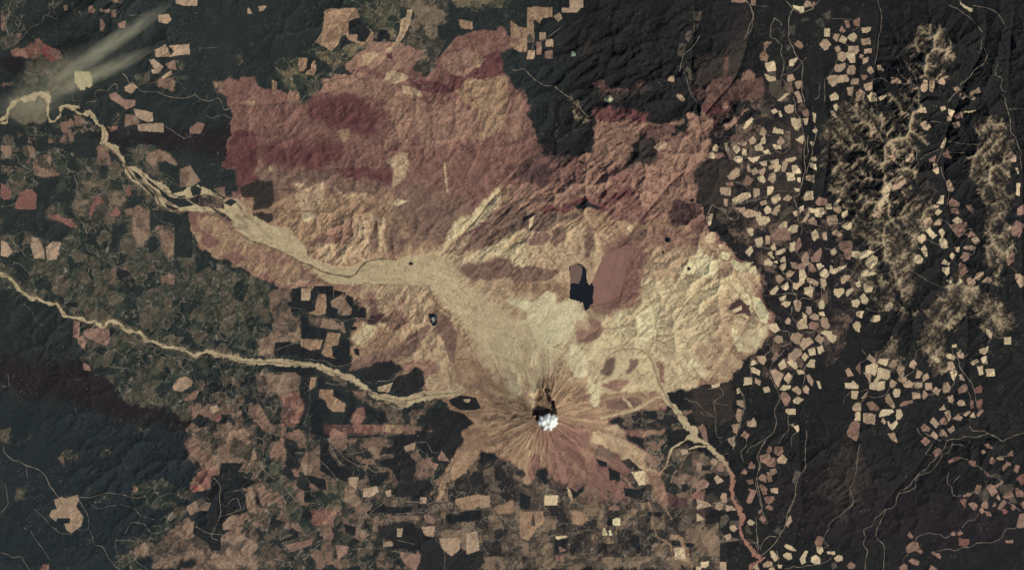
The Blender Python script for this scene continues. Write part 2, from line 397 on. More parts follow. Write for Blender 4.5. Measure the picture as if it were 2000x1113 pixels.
VS 22 : 200,-20 620,-20 640,60 600,200 660,280 660,340 540,390 560,480 440,470 300,430 270,250 200,100
VS 8 : 100,300 180,130 200,100 190,300 150,420 90,380
R2 4 : 560,400 620,350 700,290 740,300 740,400 860,420 900,470 800,520 560,440
R2 20 : 560,480 900,500 1040,560 900,600 560,560
T2 3 : 630,20 800,-20 890,50 870,90 1060,200 1070,300 1150,350 1050,450 1000,360 900,300 860,240 800,200 600,120
GD 2 : 850,260 910,240 1020,340 930,345
KG 4 : 600,180 700,150 780,180 800,240 760,260 660,220
R3 3 : 1040,350 1150,350 1210,520 1220,600 1180,640 1130,500 1060,420
R3 3 : 660,210 760,270 900,420 1020,520 1030,550 900,450 760,300 660,240
K 2 : 650,240 740,270 740,310 680,300
K 1 : 750,310 840,350 840,400 760,415
K 3 : 190,320 270,310 290,440 200,420
K 2 : 870,470 990,480 1040,460 1020,540 960,560 880,530
K 3 : 880,60 1040,80 1040,180 960,130 900,90
K 2 : 300,460 350,480 450,470 500,500 560,450 560,490 480,560 440,500
K 2 : 60,500 150,540 130,640 60,630
K 2 : 750,700 790,700 780,770 730,760
K 3 : 330,870 460,850 420,960 320,1000
K 2 : 910,840 990,840 1000,960 940,940
K 2 : 1050,650 1100,660 1180,660 1160,700 1060,690
T1 1 : 60,650 160,660 150,760 200,780 130,880 60,860
T1 2 : 160,650 240,650 250,740 190,790
T1 3 : 450,650 520,650 600,700 540,770 480,760
T2 1 : 430,470 450,480 480,560 470,580 440,530
BM 3 : 1050,60 1200,50 1220,180 1180,280 1080,320 1070,220 1040,180
TM 5 : 1040,200 1100,250 1080,320 1060,300
BM 3 : 1180,330 1300,250 1460,250 1480,360 1400,500 1300,600 1230,560 1230,420
KR 4 : 1230,550 1300,540 1370,560 1380,620 1230,620
TM 4 : 1300,400 1440,360 1440,470 1320,440
RC 3 : 1220,530 1290,540 1220,560
RC 4 : 1480,420 1540,440 1500,560 1400,560
KR 3 : 1440,640 1520,640 1510,690 1440,670
TM 3 : 1560,800 1620,800 1620,900 1540,970 1380,980 1460,920
T1 1 : 1230,840 1310,840 1370,900 1390,1060 1290,1030 1270,940 1310,930 1310,880 1230,870
K 1 : 1230,875 1310,890 1320,930 1250,920
K 1 : 1350,895 1430,910 1410,940 1350,930
DF 2 : 1620,900 1780,880 1800,1112 1620,1112
DF 3 : 1460,300 1560,300 1560,350 1470,340
DF 4 : 1500,360 1700,380 1700,560 1600,560 1560,500 1500,560
DF 5 : 1500,640 1780,640 1780,880 1620,800 1620,760 1500,740
DF 6 : 1540,-20 2010,-20 2010,640 1820,640 1740,520 1750,360 1700,260 1540,130
DF 6 : 1830,650 2010,650 2010,1000 1900,960 1810,840 1800,760
@ 1360 0 5.566
OB 6 : 0,600 300,560 360,500 420,380 560,250 640,200 560,420 520,560 480,760 340,880 0,950
OR 3 : 310,640 350,560 350,700 330,860 300,860
KW 4 : 650,500 760,450 820,560 740,620
T1 2 : 735,460 830,450 760,530 750,560 790,610 770,680 700,650 690,590 740,560
R3 4 : 500,830 580,770 640,810 620,900 500,930 440,1000 380,1080 300,1120 220,1080 340,930 480,900
OR 12 : 0,950 300,880 760,900 700,1112 0,1120
KW 8 : 380,60 540,40 600,250 420,380 340,500 300,300
OG 3 : 1380,150 1470,110 1480,190 1420,220
OG 3 : 1305,220 1370,200 1400,300 1330,270
OG 3 : 1570,90 1680,60 1660,110 1580,130
OG 3 : 1135,230 1215,185 1210,220 1150,250
OG 3 : 880,300 960,310 980,400 930,405
OG 2 : 1010,280 1080,270 1070,370 1010,380
OG 2 : 965,500 1010,470 1040,510 1000,550
OG 2 : 985,720 1060,720 1060,800 990,790
OG 3 : 1180,940 1240,930 1245,1020 1190,1040
@ 0 0 1
EB 10 : 1395,230 1480,190 1560,150 1570,280 1560,400 1640,420 1640,470 1540,480 1440,470 1385,420 1380,330
EB 8 : 1470,470 1640,480 1680,560 1640,700 1500,740 1470,690 1520,640 1490,560
@ 1360 200 5.566
OB 8 : 0,600 440,600 420,1112 0,1112
OB 12 : 700,300 1100,150 1150,600 1100,1000 1000,1112 700,1112 500,800
R3 8 : -100,100 150,150 130,480 100,640 0,760 -100,760
R3 5 : 320,250 350,200 560,60 600,80 430,180 360,320
OR 4 : 330,380 400,360 540,380 540,410 340,410
OB 3 : 640,130 780,120 740,180 620,180
BM 2 : 960,310 1025,315 1030,480 940,500 920,470 950,400
TM 2 : 640,140 780,120 770,150 620,200
OB 2 : 900,780 950,800 920,920 870,980 800,1000 900,860
@ 0 0 1
RK 18 : 1610,270 1640,190 1690,200 1740,225 1800,230 1810,290 1780,300 1730,330 1700,350 1660,380 1620,350
RK 14 : 1630,300 1700,310 1690,350 1720,400 1690,430 1650,400 1620,370
RK 14 : 1700,390 1740,330 1790,330 1760,380 1740,410 1740,480 1700,500 1650,440
RK 12 : 1760,370 1820,350 1830,420 1800,460 1780,560 1790,620 1740,560 1720,470 1750,430
RK 10 : 1770,100 1800,50 1850,60 1865,110 1840,150 1820,170 1770,130
RK 12 : 1905,250 1950,220 1990,300 1970,340 1980,380 1960,450 1930,400 1880,320 1920,300
RK 12 : 1920,420 1970,400 1970,470 1950,560 1920,520
RK 12 : 1810,600 1850,560 1870,500 1900,560 1900,620 1850,650 1820,700 1790,670
RK 14 : 1850,540 1930,560 1990,640 1940,660 1900,600
RK 12 : 1700,700 1760,650 1760,720 1720,740
RK 12 : 1730,190 1790,150 1800,220 1740,230
RK 12 : 1660,480 1700,500 1740,560 1780,640 1730,610 1680,560
RK 12 : 1800,650 1840,640 1860,720 1820,740
RK 7 : 1110,180 1140,210 1150,240 1120,235
"""
CLEAR = """
# clearings: CODE points
@ 0 0 4
N 690,60 710,45 735,75 720,100 690,95
N 780,70 850,75 845,95 785,90
N 870,85 905,75 895,125 870,130
N 780,150 800,165 815,195 795,240 780,235
N 920,185 970,165 970,215 930,215
M 1235,120 1310,112 1330,150 1300,180 1240,170
M 1370,-10 1530,-10 1535,42 1440,42 1370,20
N 490,45 515,40 520,70 500,80
L 580,560 690,560 705,600 710,660 690,680 660,670 650,700 620,695 600,660 580,640
M 1210,390 1290,350 1310,390 1330,440 1215,440
M 1320,360 1470,345 1475,420 1390,425 1330,440 1360,400
M 1165,470 1200,465 1270,520 1250,540 1200,530
M 1180,545 1250,545 1230,570 1190,570
N 1290,500 1360,470 1370,540 1320,535
M 1260,600 1330,550 1340,580 1270,615
M 970,680 1030,645 1060,680 1020,725 980,710
N 850,740 900,720 960,780 1050,780 1040,820 980,850 930,810 860,770
M 1040,850 1090,860 1180,880 1190,940 1150,950 1080,920 1060,900
M 1070,970 1270,960 1270,1030 1080,1020
N 1480,1000 1540,955 1590,970 1560,1040 1480,1035
M 1930,65 1945,70 1965,105 1930,105
@ 500 0 4
M 20,50 80,42 50,80 25,82
@ 0 278 4
Q 0,320 60,360 75,380 70,440 20,440 0,410
Q 115,480 150,400 200,370 240,370 275,410 270,515 115,518
Q 700,520 740,420 780,430 800,470 740,490 710,570 690,560
Q 860,560 900,500 930,550 920,570 870,575
Q 975,370 1010,345 1015,400 980,400
Q 360,560 400,575 450,560 470,590 540,600 600,660 540,660 470,610 400,600
M 240,740 290,750 330,830 340,900 260,900 240,820
M 355,820 410,780 470,780 440,860 435,910 365,915
M 0,770 40,780 85,850 50,890 0,880
@ 0 556 4
N 565,280 615,290 610,410 570,410
N 650,360 700,340 840,350 850,420 820,470 780,460 700,420 660,400
N 600,420 640,400 665,440 650,500 610,460
N 650,620 690,630 705,670 650,660
M 1350,790 1400,730 1450,720 1495,750 1490,790 1410,830 1360,820
N 1440,890 1520,825 1550,825 1520,890 1450,905
N 1470,960 1500,940 1510,980 1480,990
M 1640,960 1690,940 1700,970 1680,1000 1645,990
Q 1650,1040 1720,1000 1725,1040 1700,1070
@ 0 834 3.99
M 415,570 470,550 500,560 600,530 605,570 580,620 640,700 620,770 550,820 510,800 495,750 540,745 540,705 440,705 430,735 380,690 400,650 440,640
N 1035,460 1060,465 1070,490 1050,505 1035,490
@ 500 834 3.99
M 720,395 790,385 780,480 730,440
M 840,480 940,460 950,500 880,540 840,540
M 1010,500 1050,490 1050,530 1020,540
N 1350,260 1420,290 1390,330
M 1290,780 1390,770 1380,850 1320,840
N 1310,690 1340,680 1400,720 1380,750 1320,730
N 1110,970 1240,990 1280,1000 1240,1120 1160,1060
N 620,920 720,930 700,980 640,1030
M 990,900 1050,890 1060,920 990,930
M 1430,870 1590,860 1580,950 1520,1000 1450,940
M 1640,830 1720,810 1740,950 1640,990
M 1160,150 1240,115 1230,170 1170,180
N 1420,230 1450,185 1500,260 1420,250
N 230,920 440,870 420,920 270,970
M 1100,795 1140,790 1130,850 1100,850
M 1285,545 1325,550 1320,590 1280,590
M 1750,540 1820,535 1815,600 1745,610
@ 1000 834 3.99
P 255,530 355,530 345,600 255,600
Y 785,715 840,710 840,760 790,760
Y 705,835 708,800 720,780 740,835
Y 755,835 755,808 765,800 778,835
P 930,345 1025,345 1035,440 990,445
P 340,850 420,840 430,850 360,870
N 370,930 420,950 370,970
N 340,1000 410,995 400,1045 340,1040
N 760,620 800,605 830,615 830,640 755,640
P 1440,670 1490,710 1440,730
P 1310,940 1340,945 1350,1020 1270,1025 1265,940 1290,940
P 1470,1050 1530,1050 1520,1080 1480,1090
M 1310,175 1365,175 1365,205 1330,210
M 1445,560 1530,590 1550,610 1440,635
@ 1000 0 4
M 390,60 450,60 450,-20 555,-20 550,50 500,95 395,95
M 330,130 370,100 390,140 360,165
M 215,258 262,258 262,305 215,310
M 265,315 315,308 317,360 265,360
N 190,330 228,330 230,425 190,420
M 130,395 175,395 170,455 115,460
N 262,405 315,395 312,455 262,450
D 1425,95 1480,90 1480,130 1460,165 1430,150
D 1425,185 1460,190 1440,240 1420,240
D 1360,270 1380,240 1410,250 1380,325 1355,300
D 1310,345 1360,345 1345,400 1330,440 1295,425
D 1335,520 1370,520 1415,570 1415,625 1380,620 1375,565 1330,545
M 1222,600 1265,595 1265,637 1222,632
M 1285,735 1325,745 1348,775 1325,788 1290,755
@ 1000 278 4
P 1510,745 1550,705 1585,730 1580,785 1515,775
P 1610,800 1640,800 1630,830
Y 1635,845 1700,880 1680,920 1640,900
Y 1710,930 1740,920 1780,945 1880,935 1800,1020 1720,970
Y 1850,980 1900,970 1910,1020 1860,1020
M 1110,40 1150,0 1200,-5 1205,40 1150,70
@ 1000 556 4
Y 1720,340 1760,350 1755,385 1725,370
Y 1735,405 1800,405 1800,430 1740,440
Y 1745,460 1800,465 1795,490 1770,520
Y 1880,430 1920,425 1925,460 1905,490 1885,480
Y 1940,340 1970,360 1950,420 1930,400
Y 1880,90 1940,110 2000,220 1990,300 1950,290 1900,200
Y 1800,70 1850,80 1865,160 1820,140
P 1720,200 1790,165 1790,190 1740,215
P 1560,785 1620,765 1615,790 1570,805
@ 1360 0 5.566
N 385,-10 530,-10 525,28 440,20 390,20
N 600,-10 640,-10 645,60 600,50
M 1180,45 1200,10 1240,20 1240,60 1185,75
N 1245,60 1280,22 1295,30 1265,75
Y 1050,50 1080,65 1165,70 1168,125 1135,135 1110,100 1075,90
N 1070,480 1110,440 1145,470 1165,500 1130,525
P 1395,308 1452,310 1452,388 1395,388
N 1565,325 1585,288 1620,330 1605,348 1570,340
N 1612,228 1655,225 1672,290 1640,298
M 1490,405 1515,368 1558,378 1527,448
P 1585,385 1640,420 1615,468 1555,445
P 1650,400 1715,355 1748,395 1715,450 1665,425
M 1345,480 1385,435 1420,430 1465,480 1440,500 1430,530 1395,543
M 1510,520 1545,495 1570,535 1535,568
M 1660,505 1760,500 1765,545 1745,575 1655,570
P 1640,575 1725,575 1722,678 1680,678 1660,640 1635,610
M 1540,590 1580,562 1622,580 1622,640 1590,665 1550,645
M 1505,735 1530,695 1580,700 1620,680 1612,740 1560,780 1510,770
M 1640,770 1665,720 1710,712 1730,740 1722,790 1695,808 1645,795
M 1430,850 1470,820 1525,820 1530,870 1515,920 1485,935 1450,900
M 1535,825 1635,812 1660,870 1640,885 1540,895
M 1690,862 1765,855 1765,915 1685,915
M 1645,950 1710,950 1695,1000 1690,1040 1650,1025
M 1750,1000 1781,970 1781,1090 1735,1095
P 1458,1045 1510,1008 1540,1040 1540,1075 1470,1090
P 1015,660 1060,640 1105,625 1085,665 1060,680 1060,710 1020,712
M 995,815 1050,815 1072,865 1000,880
M 1080,885 1140,880 1140,930 1105,965 1085,930
M 1065,1010 1105,990 1135,1040 1150,1100 1115,1110 1100,1050
P 750,690 850,670 860,740 860,770 800,800 770,750
D 770,780 860,770 862,830 800,830
P 745,800 800,830 862,835 860,885 800,885 770,860
D 800,890 925,865 925,960 950,1010 940,1060 890,1080 830,1030 800,980
P 890,1090 960,1020 1005,1020 960,1060 920,1090
N 1710,230 1781,190 1781,280 1720,270
@ 1680 0 5.566
P 20,305 115,295 110,325 75,350 35,355
M 15,425 105,420 108,480 25,482
M 50,535 125,530 125,572 55,575
M 0,590 35,605 15,630 0,620
M 40,640 90,620 80,665 35,690
M 80,730 120,725 150,775 110,798 85,770
M 192,715 220,710 255,765 200,755
N 20,820 70,820 75,840 45,865 20,850
M 50,920 130,895 130,955 110,980 60,975
M 335,840 400,855 438,890 430,905 345,908
M 508,885 540,875 560,920 620,925 605,975 555,965 520,930
M 655,945 690,875 725,885 722,965 700,998 655,990
M 755,900 775,870 800,900 795,960 780,1000 750,985
M 838,895 885,842 920,890 910,920 860,910
M 1022,960 1050,945 1085,970 1045,1000
M 1092,1020 1125,1005 1150,1040 1130,1075 1095,1060
M 1190,1020 1240,980 1290,955 1310,1005 1250,1010 1210,1040
M 1150,1050 1210,1040 1245,1060 1230,1085 1170,1065
M 0,970 50,1010 30,1070 0,1080
P 85,1050 140,1000 180,1040 175,1090 130,1105
P 205,1060 275,1018 280,1050 225,1090
@ 1360 200 5.566
D 705,75 750,50 780,60 780,120 720,130
P 820,90 860,70 885,95 840,120
P 900,95 915,90 930,150 905,150
M 960,50 1010,28 1060,35 1050,100 1010,115 975,100
N 1155,90 1210,70 1225,140 1190,155 1160,120
P 1270,115 1300,130 1290,220 1275,190
P 1500,30 1530,18 1540,55 1520,90 1502,60
P 1460,90 1490,92 1522,160 1480,140
P 1035,170 1140,185 1140,240 1110,295 1080,290 1045,240
P 1165,180 1215,175 1205,230 1185,245
P 510,275 540,220 590,170 625,170 590,220 550,270 520,290
P 1270,310 1295,280 1315,305 1295,332
P 835,330 850,270 890,290 940,300 945,340 905,330
M 700,330 730,270 760,320 740,360 690,345
P 710,400 745,365 750,440 700,455
P 1085,400 1160,360 1170,400 1155,445
M 575,410 620,375 645,410 630,445 590,450
M 455,440 500,415 545,435 530,470 465,460
M 885,420 920,370 960,430 920,460 890,455
P 835,460 925,465 920,500 860,505
P 640,480 690,450 725,490 715,520 645,520
P 1235,420 1280,440 1265,475
P 180,490 210,460 235,480 220,530 185,515
P 310,450 335,450 355,520 345,560 315,490
P 400,490 430,472 468,485 465,520 435,550 410,520
P 500,505 545,515 540,570 500,570
P 725,530 780,515 805,560 740,550
P 140,560 175,545 200,575 190,610 150,600
N 200,560 280,550 295,580 250,605 200,600
P 410,620 430,590 495,590 490,640 450,655
P 570,600 690,590 660,630 620,650 580,625
P 685,650 765,635 760,690 715,680
P 810,640 890,615 885,660 820,660
M 790,700 840,660 870,670 860,700 820,720 795,725
P 850,740 880,670 915,690 900,740 860,755
P 970,620 1070,590 1085,610 1040,640 980,645
M 935,650 980,635 990,670 960,755 930,735
P 1040,685 1090,685 1130,740 1135,768 1055,765
P 1250,605 1290,590 1305,625 1265,640
P 1240,660 1295,675 1305,735 1245,700
M 555,700 570,670 590,755 560,750
P 600,740 640,710 672,760 620,785
M 680,745 740,710 755,735 720,785 690,775
M 350,800 380,760 430,710 468,730 460,790 400,835 355,830
P 670,820 720,795 750,850 730,872 680,850
M 780,840 800,780 850,765 860,830 835,870
P 985,770 1050,770 1075,840 1000,850
P 1105,820 1130,820 1130,865 1105,850
M 1200,800 1275,790 1280,870 1200,840
N 505,880 550,795 620,845 600,860 580,890
N 325,880 380,865 405,890 380,910 330,900
M 260,930 370,930 370,1010 270,1000
M 620,935 680,945 680,1005 625,1030
P 775,920 840,925 815,990 775,1005
P 1070,935 1120,940 1115,970 1080,955
P 1170,1030 1200,970 1260,970 1268,1050 1180,1060
P 400,1050 500,990 575,980 590,1020 520,1060 440,1100 395,1090
P 815,1040 895,995 912,1050 860,1095 835,1090
M 945,1050 990,1010 1040,1030 1000,1070
N 1300,1090 1330,1030 1410,1050 1440,1112 1330,1112
P 1500,1100 1550,1045 1565,1060 1520,1125
M 300,1050 340,1055 335,1120 305,1120
M 700,1080 755,1065 760,1105 700,1115
@ 1680 200 5.566
M 540,65 570,30 595,95 555,90
P 612,105 650,62 705,70 708,112 660,110
N 440,120 480,110 485,130 460,140
M 655,230 700,205 765,265 735,300 690,290
P 880,55 920,45 930,70 885,95
P 965,75 1025,95 1000,150 970,130
M 955,160 990,155 990,195 955,190
N 1030,140 1090,110 1120,120 1100,165 1045,175
M 1015,225 1070,215 1085,245 1065,280 1020,275
M 100,320 150,255 175,310 130,350 135,400 105,380
P 875,480 930,390 940,400 910,480 890,495
M 490,590 565,550 585,610 540,655 495,640
P 795,665 840,670 855,760 830,775 795,740
N 910,560 950,505 985,600 920,590
N 755,620 820,580 810,640 760,640
M 275,565 340,585 360,515 370,580 390,640 435,690 410,690 340,610
P 210,1040 260,920 320,880 330,920 300,1000 290,1080 230,1140 180,1120
M 340,900 440,800 490,830 490,870 420,930 350,950
M 95,1070 140,1035 140,1060 100,1095
P 845,1090 880,1015 910,1015 905,1095 870,1100
M 935,860 970,840 1020,940 1000,965 960,950
N 970,1080 1000,1045 1080,1090 1070,1125 980,1125
M 1595,590 1645,535 1695,590 1690,640 1650,640
P 1690,710 1720,720 1720,775
P 1705,880 1740,880 1735,1010 1700,1000
@ 1360 400 5.566
P 735,50 775,12 808,40 805,80 760,95
P 130,140 150,100 180,100 150,215 125,215
P 650,110 695,75 705,130 780,130 800,165 770,200 690,220 660,160
M 500,90 560,50 670,80 640,120 550,135 520,115
M 420,30 530,30 530,60 480,85
M 820,90 850,40 900,0 915,15 870,110
P 1125,30 1165,10 1165,50 1130,80
P 1055,85 1095,65 1105,90 1080,122
P 1225,30 1290,50 1385,30 1390,80 1360,125 1310,125 1290,85 1230,80
P 1410,0 1465,-10 1468,40 1415,40
M 1490,10 1545,0 1570,60 1540,90 1495,50
P 1580,85 1635,65 1645,105 1590,140
M 1425,130 1490,115 1525,115 1530,200 1440,215 1425,170
P 1575,230 1640,192 1685,200 1680,250 1645,268
M 1150,190 1220,65 1225,110 1190,190
M 1225,170 1270,135 1305,180 1300,220 1240,200
D 910,150 930,80 980,30 1050,10 1030,80 970,120 930,160
P 895,240 950,182 985,190 980,240 940,262
P 980,285 1030,235 1065,215 1100,230 1095,290 1050,300
N 820,330 900,255 960,250 1030,300 1015,380 900,375 850,375
P 545,260 590,250 620,270 615,330 590,330 565,300
P 1255,310 1295,270 1325,310 1325,350 1285,385 1265,370
M 1370,310 1410,305 1420,380 1385,370
M 1475,300 1525,275 1575,320 1570,335 1500,330
P 105,370 160,295 195,310 205,370 190,412 110,395
P 640,375 715,355 720,400 700,450 660,455
M 755,340 795,340 800,415 760,420
P 808,460 850,415 865,485 830,490
P 535,510 595,450 612,505 570,552
P 868,510 965,470 970,500 920,530 875,535
P 1020,420 1070,405 1070,480 1030,508 1018,490
N 1075,440 1120,350 1145,440 1090,505 1070,490
N 1550,430 1600,395 1690,400 1685,500 1670,590 1620,580 1610,510 1560,480
P 1688,510 1760,505 1781,540 1740,580 1690,550
P 1465,500 1500,470 1525,515 1495,545 1468,530
M 1145,600 1150,560 1195,515 1225,560 1215,610 1250,630 1180,660
N 1245,570 1275,550 1350,470 1360,520 1335,615 1260,610
P 775,530 820,505 845,580 825,575
P 915,590 960,560 970,610 920,620
P 740,650 745,615 780,590 830,625 820,655
P 840,620 875,610 880,630
P 1310,645 1350,638 1380,665 1330,700
P 905,665 970,630 965,680 935,720
M 1028,625 1085,630 1090,690 1045,680
N 1095,650 1150,635 1180,660 1175,700 1100,695
N 1220,660 1260,645 1300,710 1260,728 1225,700
M 978,745 1015,715 1060,730 1020,780 990,775
P 1120,710 1170,705 1190,770 1165,830 1120,825
M 865,775 900,762 960,805 900,850 870,810
P 1345,740 1385,695 1415,710 1440,760 1405,795 1350,765
P 1455,715 1460,660 1480,665 1485,705 1620,655 1625,670 1500,745 1450,735
M 1205,790 1270,810 1320,840 1315,880 1260,850 1210,835
P 1350,800 1405,815 1410,870 1390,915 1365,890
M 1575,810 1610,765 1680,775 1610,850 1580,845
P 1055,850 1100,855 1150,820 1170,850 1110,890 1095,918 1060,905
P 920,890 990,845 1000,900 970,925 930,905
P 805,945 870,880 890,910 850,970 810,970
P 1175,900 1225,900 1230,850 1245,890 1270,900 1260,985 1250,1000 1180,965
P 1495,920 1605,905 1600,950 1545,1005 1505,970
P 1630,965 1640,930 1705,895 1705,930 1640,992
P 905,1010 970,985 965,1025 915,1045
P 930,1075 960,1050 1022,1055 1010,1085 975,1110
M 1060,1050 1095,1030 1140,1060 1130,1120 1080,1120
P 1330,1070 1370,1035 1390,1080 1385,1125 1340,1120
P 1690,1040 1760,1030 1780,1060 1740,1110 1700,1095
P 1735,850 1781,830 1781,885 1745,880
P 495,965 530,960 580,1080 550,1085 510,1030
@ 1680 400 5.566
M 185,30 265,30 235,90 210,70
M 130,110 180,70 220,100 200,140 150,135
M 790,10 855,5 850,25 820,32
P 815,90 850,50 890,70 850,110
M 690,165 760,135 785,175 755,240 700,240
M 800,195 860,155 880,190 870,220 810,215
P 708,280 755,258 830,330 780,365 750,320
P 855,285 890,265 918,300 890,345 875,320
P 862,385 890,350 940,395 950,460 895,470 870,430
P 625,345 680,320 712,345 700,385 660,408 640,385
P 665,480 700,445 722,480 728,555 700,550
P 588,600 610,555 650,550 680,590 660,630 620,632
P 890,635 920,595 970,635 960,655
P 978,550 1000,520 1030,545 1000,590
P 900,680 965,680 965,740 940,755 900,720
P 1040,465 1080,460 1075,510 1045,500
N 990,45 1055,40 1075,95 1000,85
N 1150,10 1195,5 1225,40 1205,82
P 1010,170 1060,135 1110,165 1090,200 1030,195
N 980,225 1060,200 1160,195 1130,290 1080,345 1040,310
N 1140,320 1200,285 1245,330 1180,345
M 1215,375 1260,345 1300,395 1250,425
M 1125,460 1215,440 1248,460 1245,495 1150,480
N 1095,570 1130,515 1190,530 1170,590 1130,610
N 1085,635 1140,655 1162,720 1125,755 1090,745
M 1245,790 1270,745 1330,732 1335,755 1280,815
M 1330,835 1380,785 1415,810 1400,845
M 1165,830 1175,795 1245,805 1250,850 1195,882
P 1050,865 1080,795 1112,835
P 940,825 975,815 1012,855 995,865
N 1715,40 1781,0 1781,100 1715,108
N 1650,250 1700,175 1781,210 1760,290 1730,345 1660,335
N 1600,600 1640,520 1685,530 1660,610 1610,660
M 1690,755 1740,760 1781,785 1781,870 1750,890 1700,820
P 0,530 60,495 150,510 60,560 0,585
P 60,640 80,590 130,548 182,575 170,630 110,685 70,665
P 10,730 60,720 190,745 80,765 15,770
P 35,870 60,865 130,900 120,940 55,940
P 5,1000 40,965 90,1030 60,1080 20,1060
P 262,1105 320,1055 355,1080 340,1115
@ 1360 600 5.566
P 1110,160 1160,120 1150,55 1195,90 1195,180 1215,225 1120,228 1100,200
M 970,150 1000,115 1020,140 1015,178 985,178
M 1205,0 1245,0 1250,60 1220,80 1200,50
M 1230,105 1280,70 1330,90 1320,135 1270,130
N 1228,190 1260,160 1320,175 1320,210 1280,238 1235,225
M 1350,145 1375,110 1420,120 1445,215 1410,235 1370,200
P 1335,60 1380,50 1395,90 1350,85
M 1085,0 1130,5 1110,45 1085,30
P 1355,280 1390,255 1470,265 1475,300 1520,310 1515,355 1480,382 1440,350 1420,310
M 1030,330 1050,285 1110,280 1150,300 1120,360 1135,400 1080,390 1045,360
M 1125,400 1160,340 1230,330 1270,375 1220,410 1165,460
M 1290,345 1330,300 1385,340 1355,395
M 835,345 880,310 930,320 935,370 890,385
P 780,190 865,180 905,245 850,270 800,230
P 1220,460 1285,438 1295,510 1235,520
P 1318,440 1370,412 1380,470 1335,508
P 1150,540 1180,495 1210,530 1180,582
M 1040,500 1070,455 1135,455 1145,510 1085,545 1080,580 1040,570 1000,560 1010,500
P 990,600 1030,570 1080,600 1100,640 1090,678
P 895,620 950,565 975,645 920,672
N 820,560 870,490 895,520 840,590
P 590,590 635,575 645,610 600,628
M 655,530 745,535 755,570 730,620 690,590
P 1200,630 1245,570 1288,575 1280,650 1225,645
P 1095,680 1165,690 1175,715 1115,725
P 595,660 620,655 690,690 680,730 600,700
P 955,770 1000,712 1042,750 1000,825
M 810,690 860,680 945,730 910,800 890,868 850,800 830,740
P 525,765 605,768 600,830 518,842
M 640,768 692,800 690,845 640,815
P 1310,805 1340,805 1358,880 1335,880
M 1200,740 1230,735 1270,800 1255,850 1220,800
M 1165,880 1195,850 1222,880 1215,935 1170,920
P 912,890 950,848 1020,850 1025,875 960,900
M 1042,890 1095,858 1140,900 1120,945 1060,905
P 728,875 790,862 795,912 745,925
N 920,975 935,925 980,930 1022,985 985,1062 965,1065
P 1058,1010 1100,975 1160,1000 1110,1042 1065,1040
P 440,885 465,880 475,920 450,930
M 440,1010 515,1010 518,1060 500,1085 440,1045
M 1740,55 1781,40 1781,105 1745,90
P 1703,200 1740,155 1781,170 1770,265 1735,245
M 1625,685 1660,662 1708,735 1650,748
N 1735,660 1781,600 1781,720
P 1620,820 1690,830 1700,800 1760,850 1755,880 1628,875
P 1692,915 1760,915 1740,992 1692,985
M 1700,1090 1730,1045 1781,1040 1781,1120 1710,1120
P 415,130 450,110 475,140 455,165 420,155
@ 1680 600 5.566
P 0,45 35,45 15,110 0,110
P 110,145 150,88 210,90 212,140 160,153
P 268,5 330,0 320,20 280,35
M 78,560 105,510 168,575 150,602
P 195,600 215,565 302,560 285,635
M 312,635 355,572 395,580 385,640 335,650
P 62,640 115,625 150,610 188,630 165,740 115,715 65,700
P 190,750 200,655 325,690 320,745 290,785 225,765 180,810 155,800
M 40,710 120,715 105,830 85,770
P 105,850 130,815 262,805 262,880 210,898 110,885
M 400,680 440,628 480,650 465,740 430,750
M 538,620 575,568 612,610 580,662 545,640
M 605,765 625,685 678,710 640,765
M 682,808 690,740 730,722 748,765
M 580,820 668,815 675,870 600,872
M 713,825 780,825 780,890 715,890
M 418,765 490,755 505,790 470,820 430,800
M 325,850 340,785 395,820 370,850 345,868
M 470,840 530,795 570,820 565,870 500,862
M 785,912 830,862 868,900 845,950
M 905,890 910,830 950,815 980,870 965,915 915,925
M 568,925 645,930 652,985 575,990
P 362,925 375,890 432,892 425,960 375,975
M 680,965 695,905 742,950 690,998
M 275,985 310,940 345,1010 375,1080 355,1092 290,1030
N 440,1050 480,1025 580,1005 560,1035 440,1075
M 15,985 75,920 70,965 45,990
N 68,1045 135,1022 200,1090 190,1112 110,1112 90,1070
P 765,535 800,525 858,575 835,600
M 708,465 740,425 765,450 745,495
P 935,520 980,505 1030,540 1020,570 960,550
M 950,600 1005,590 1030,655 1010,675 950,680 960,640
P 980,700 1045,685 1050,720 1020,795 1000,760
P 1003,410 1045,405 1045,430 1010,432
M 1060,500 1090,465 1125,520 1120,548 1075,540
P 1200,600 1270,562 1285,590 1230,628
P 1315,550 1370,530 1382,610 1340,600
P 1302,455 1360,445 1390,420 1385,465 1355,500 1310,500
P 1375,675 1450,672 1465,745 1378,742
P 1282,655 1330,632 1338,720 1300,732
P 1372,240 1405,245 1430,290 1420,335 1380,290
P 1575,335 1640,325 1642,398 1575,395
M 1088,740 1110,730 1135,790 1092,785
N 1068,885 1120,850 1150,838 1165,880 1140,915 1080,930
Q 1250,885 1305,850 1322,860 1322,920 1258,925
M 955,975 1010,965 1018,1010 1000,1038 970,1020
M 1062,1040 1085,1010 1120,1015 1145,1060 1075,1068
Q 1268,1020 1330,1000 1310,1095 1275,1080
N 1200,1010 1225,1020 1230,1090 1205,1095
M 850,1110 885,1095 910,1062 930,1112
@ 1360 800 5.566
M 430,70 450,-10 495,5 480,120 455,130
M 395,165 470,148 455,210 425,250 405,230
M 345,320 410,288 415,380 400,400 355,350
M 555,130 600,120 620,85 650,150 640,182 560,175
N 488,280 520,230 572,270 540,312
P 975,-5 1075,-10 1075,45 1010,45 980,25
P 1060,180 1110,172 1118,210 1100,240
M 1015,158 1055,152 1050,178
N 765,450 790,390 818,420 810,460 775,468
N 845,460 860,405 925,398 940,450 885,492
M 880,540 930,485 980,530 960,580 890,570
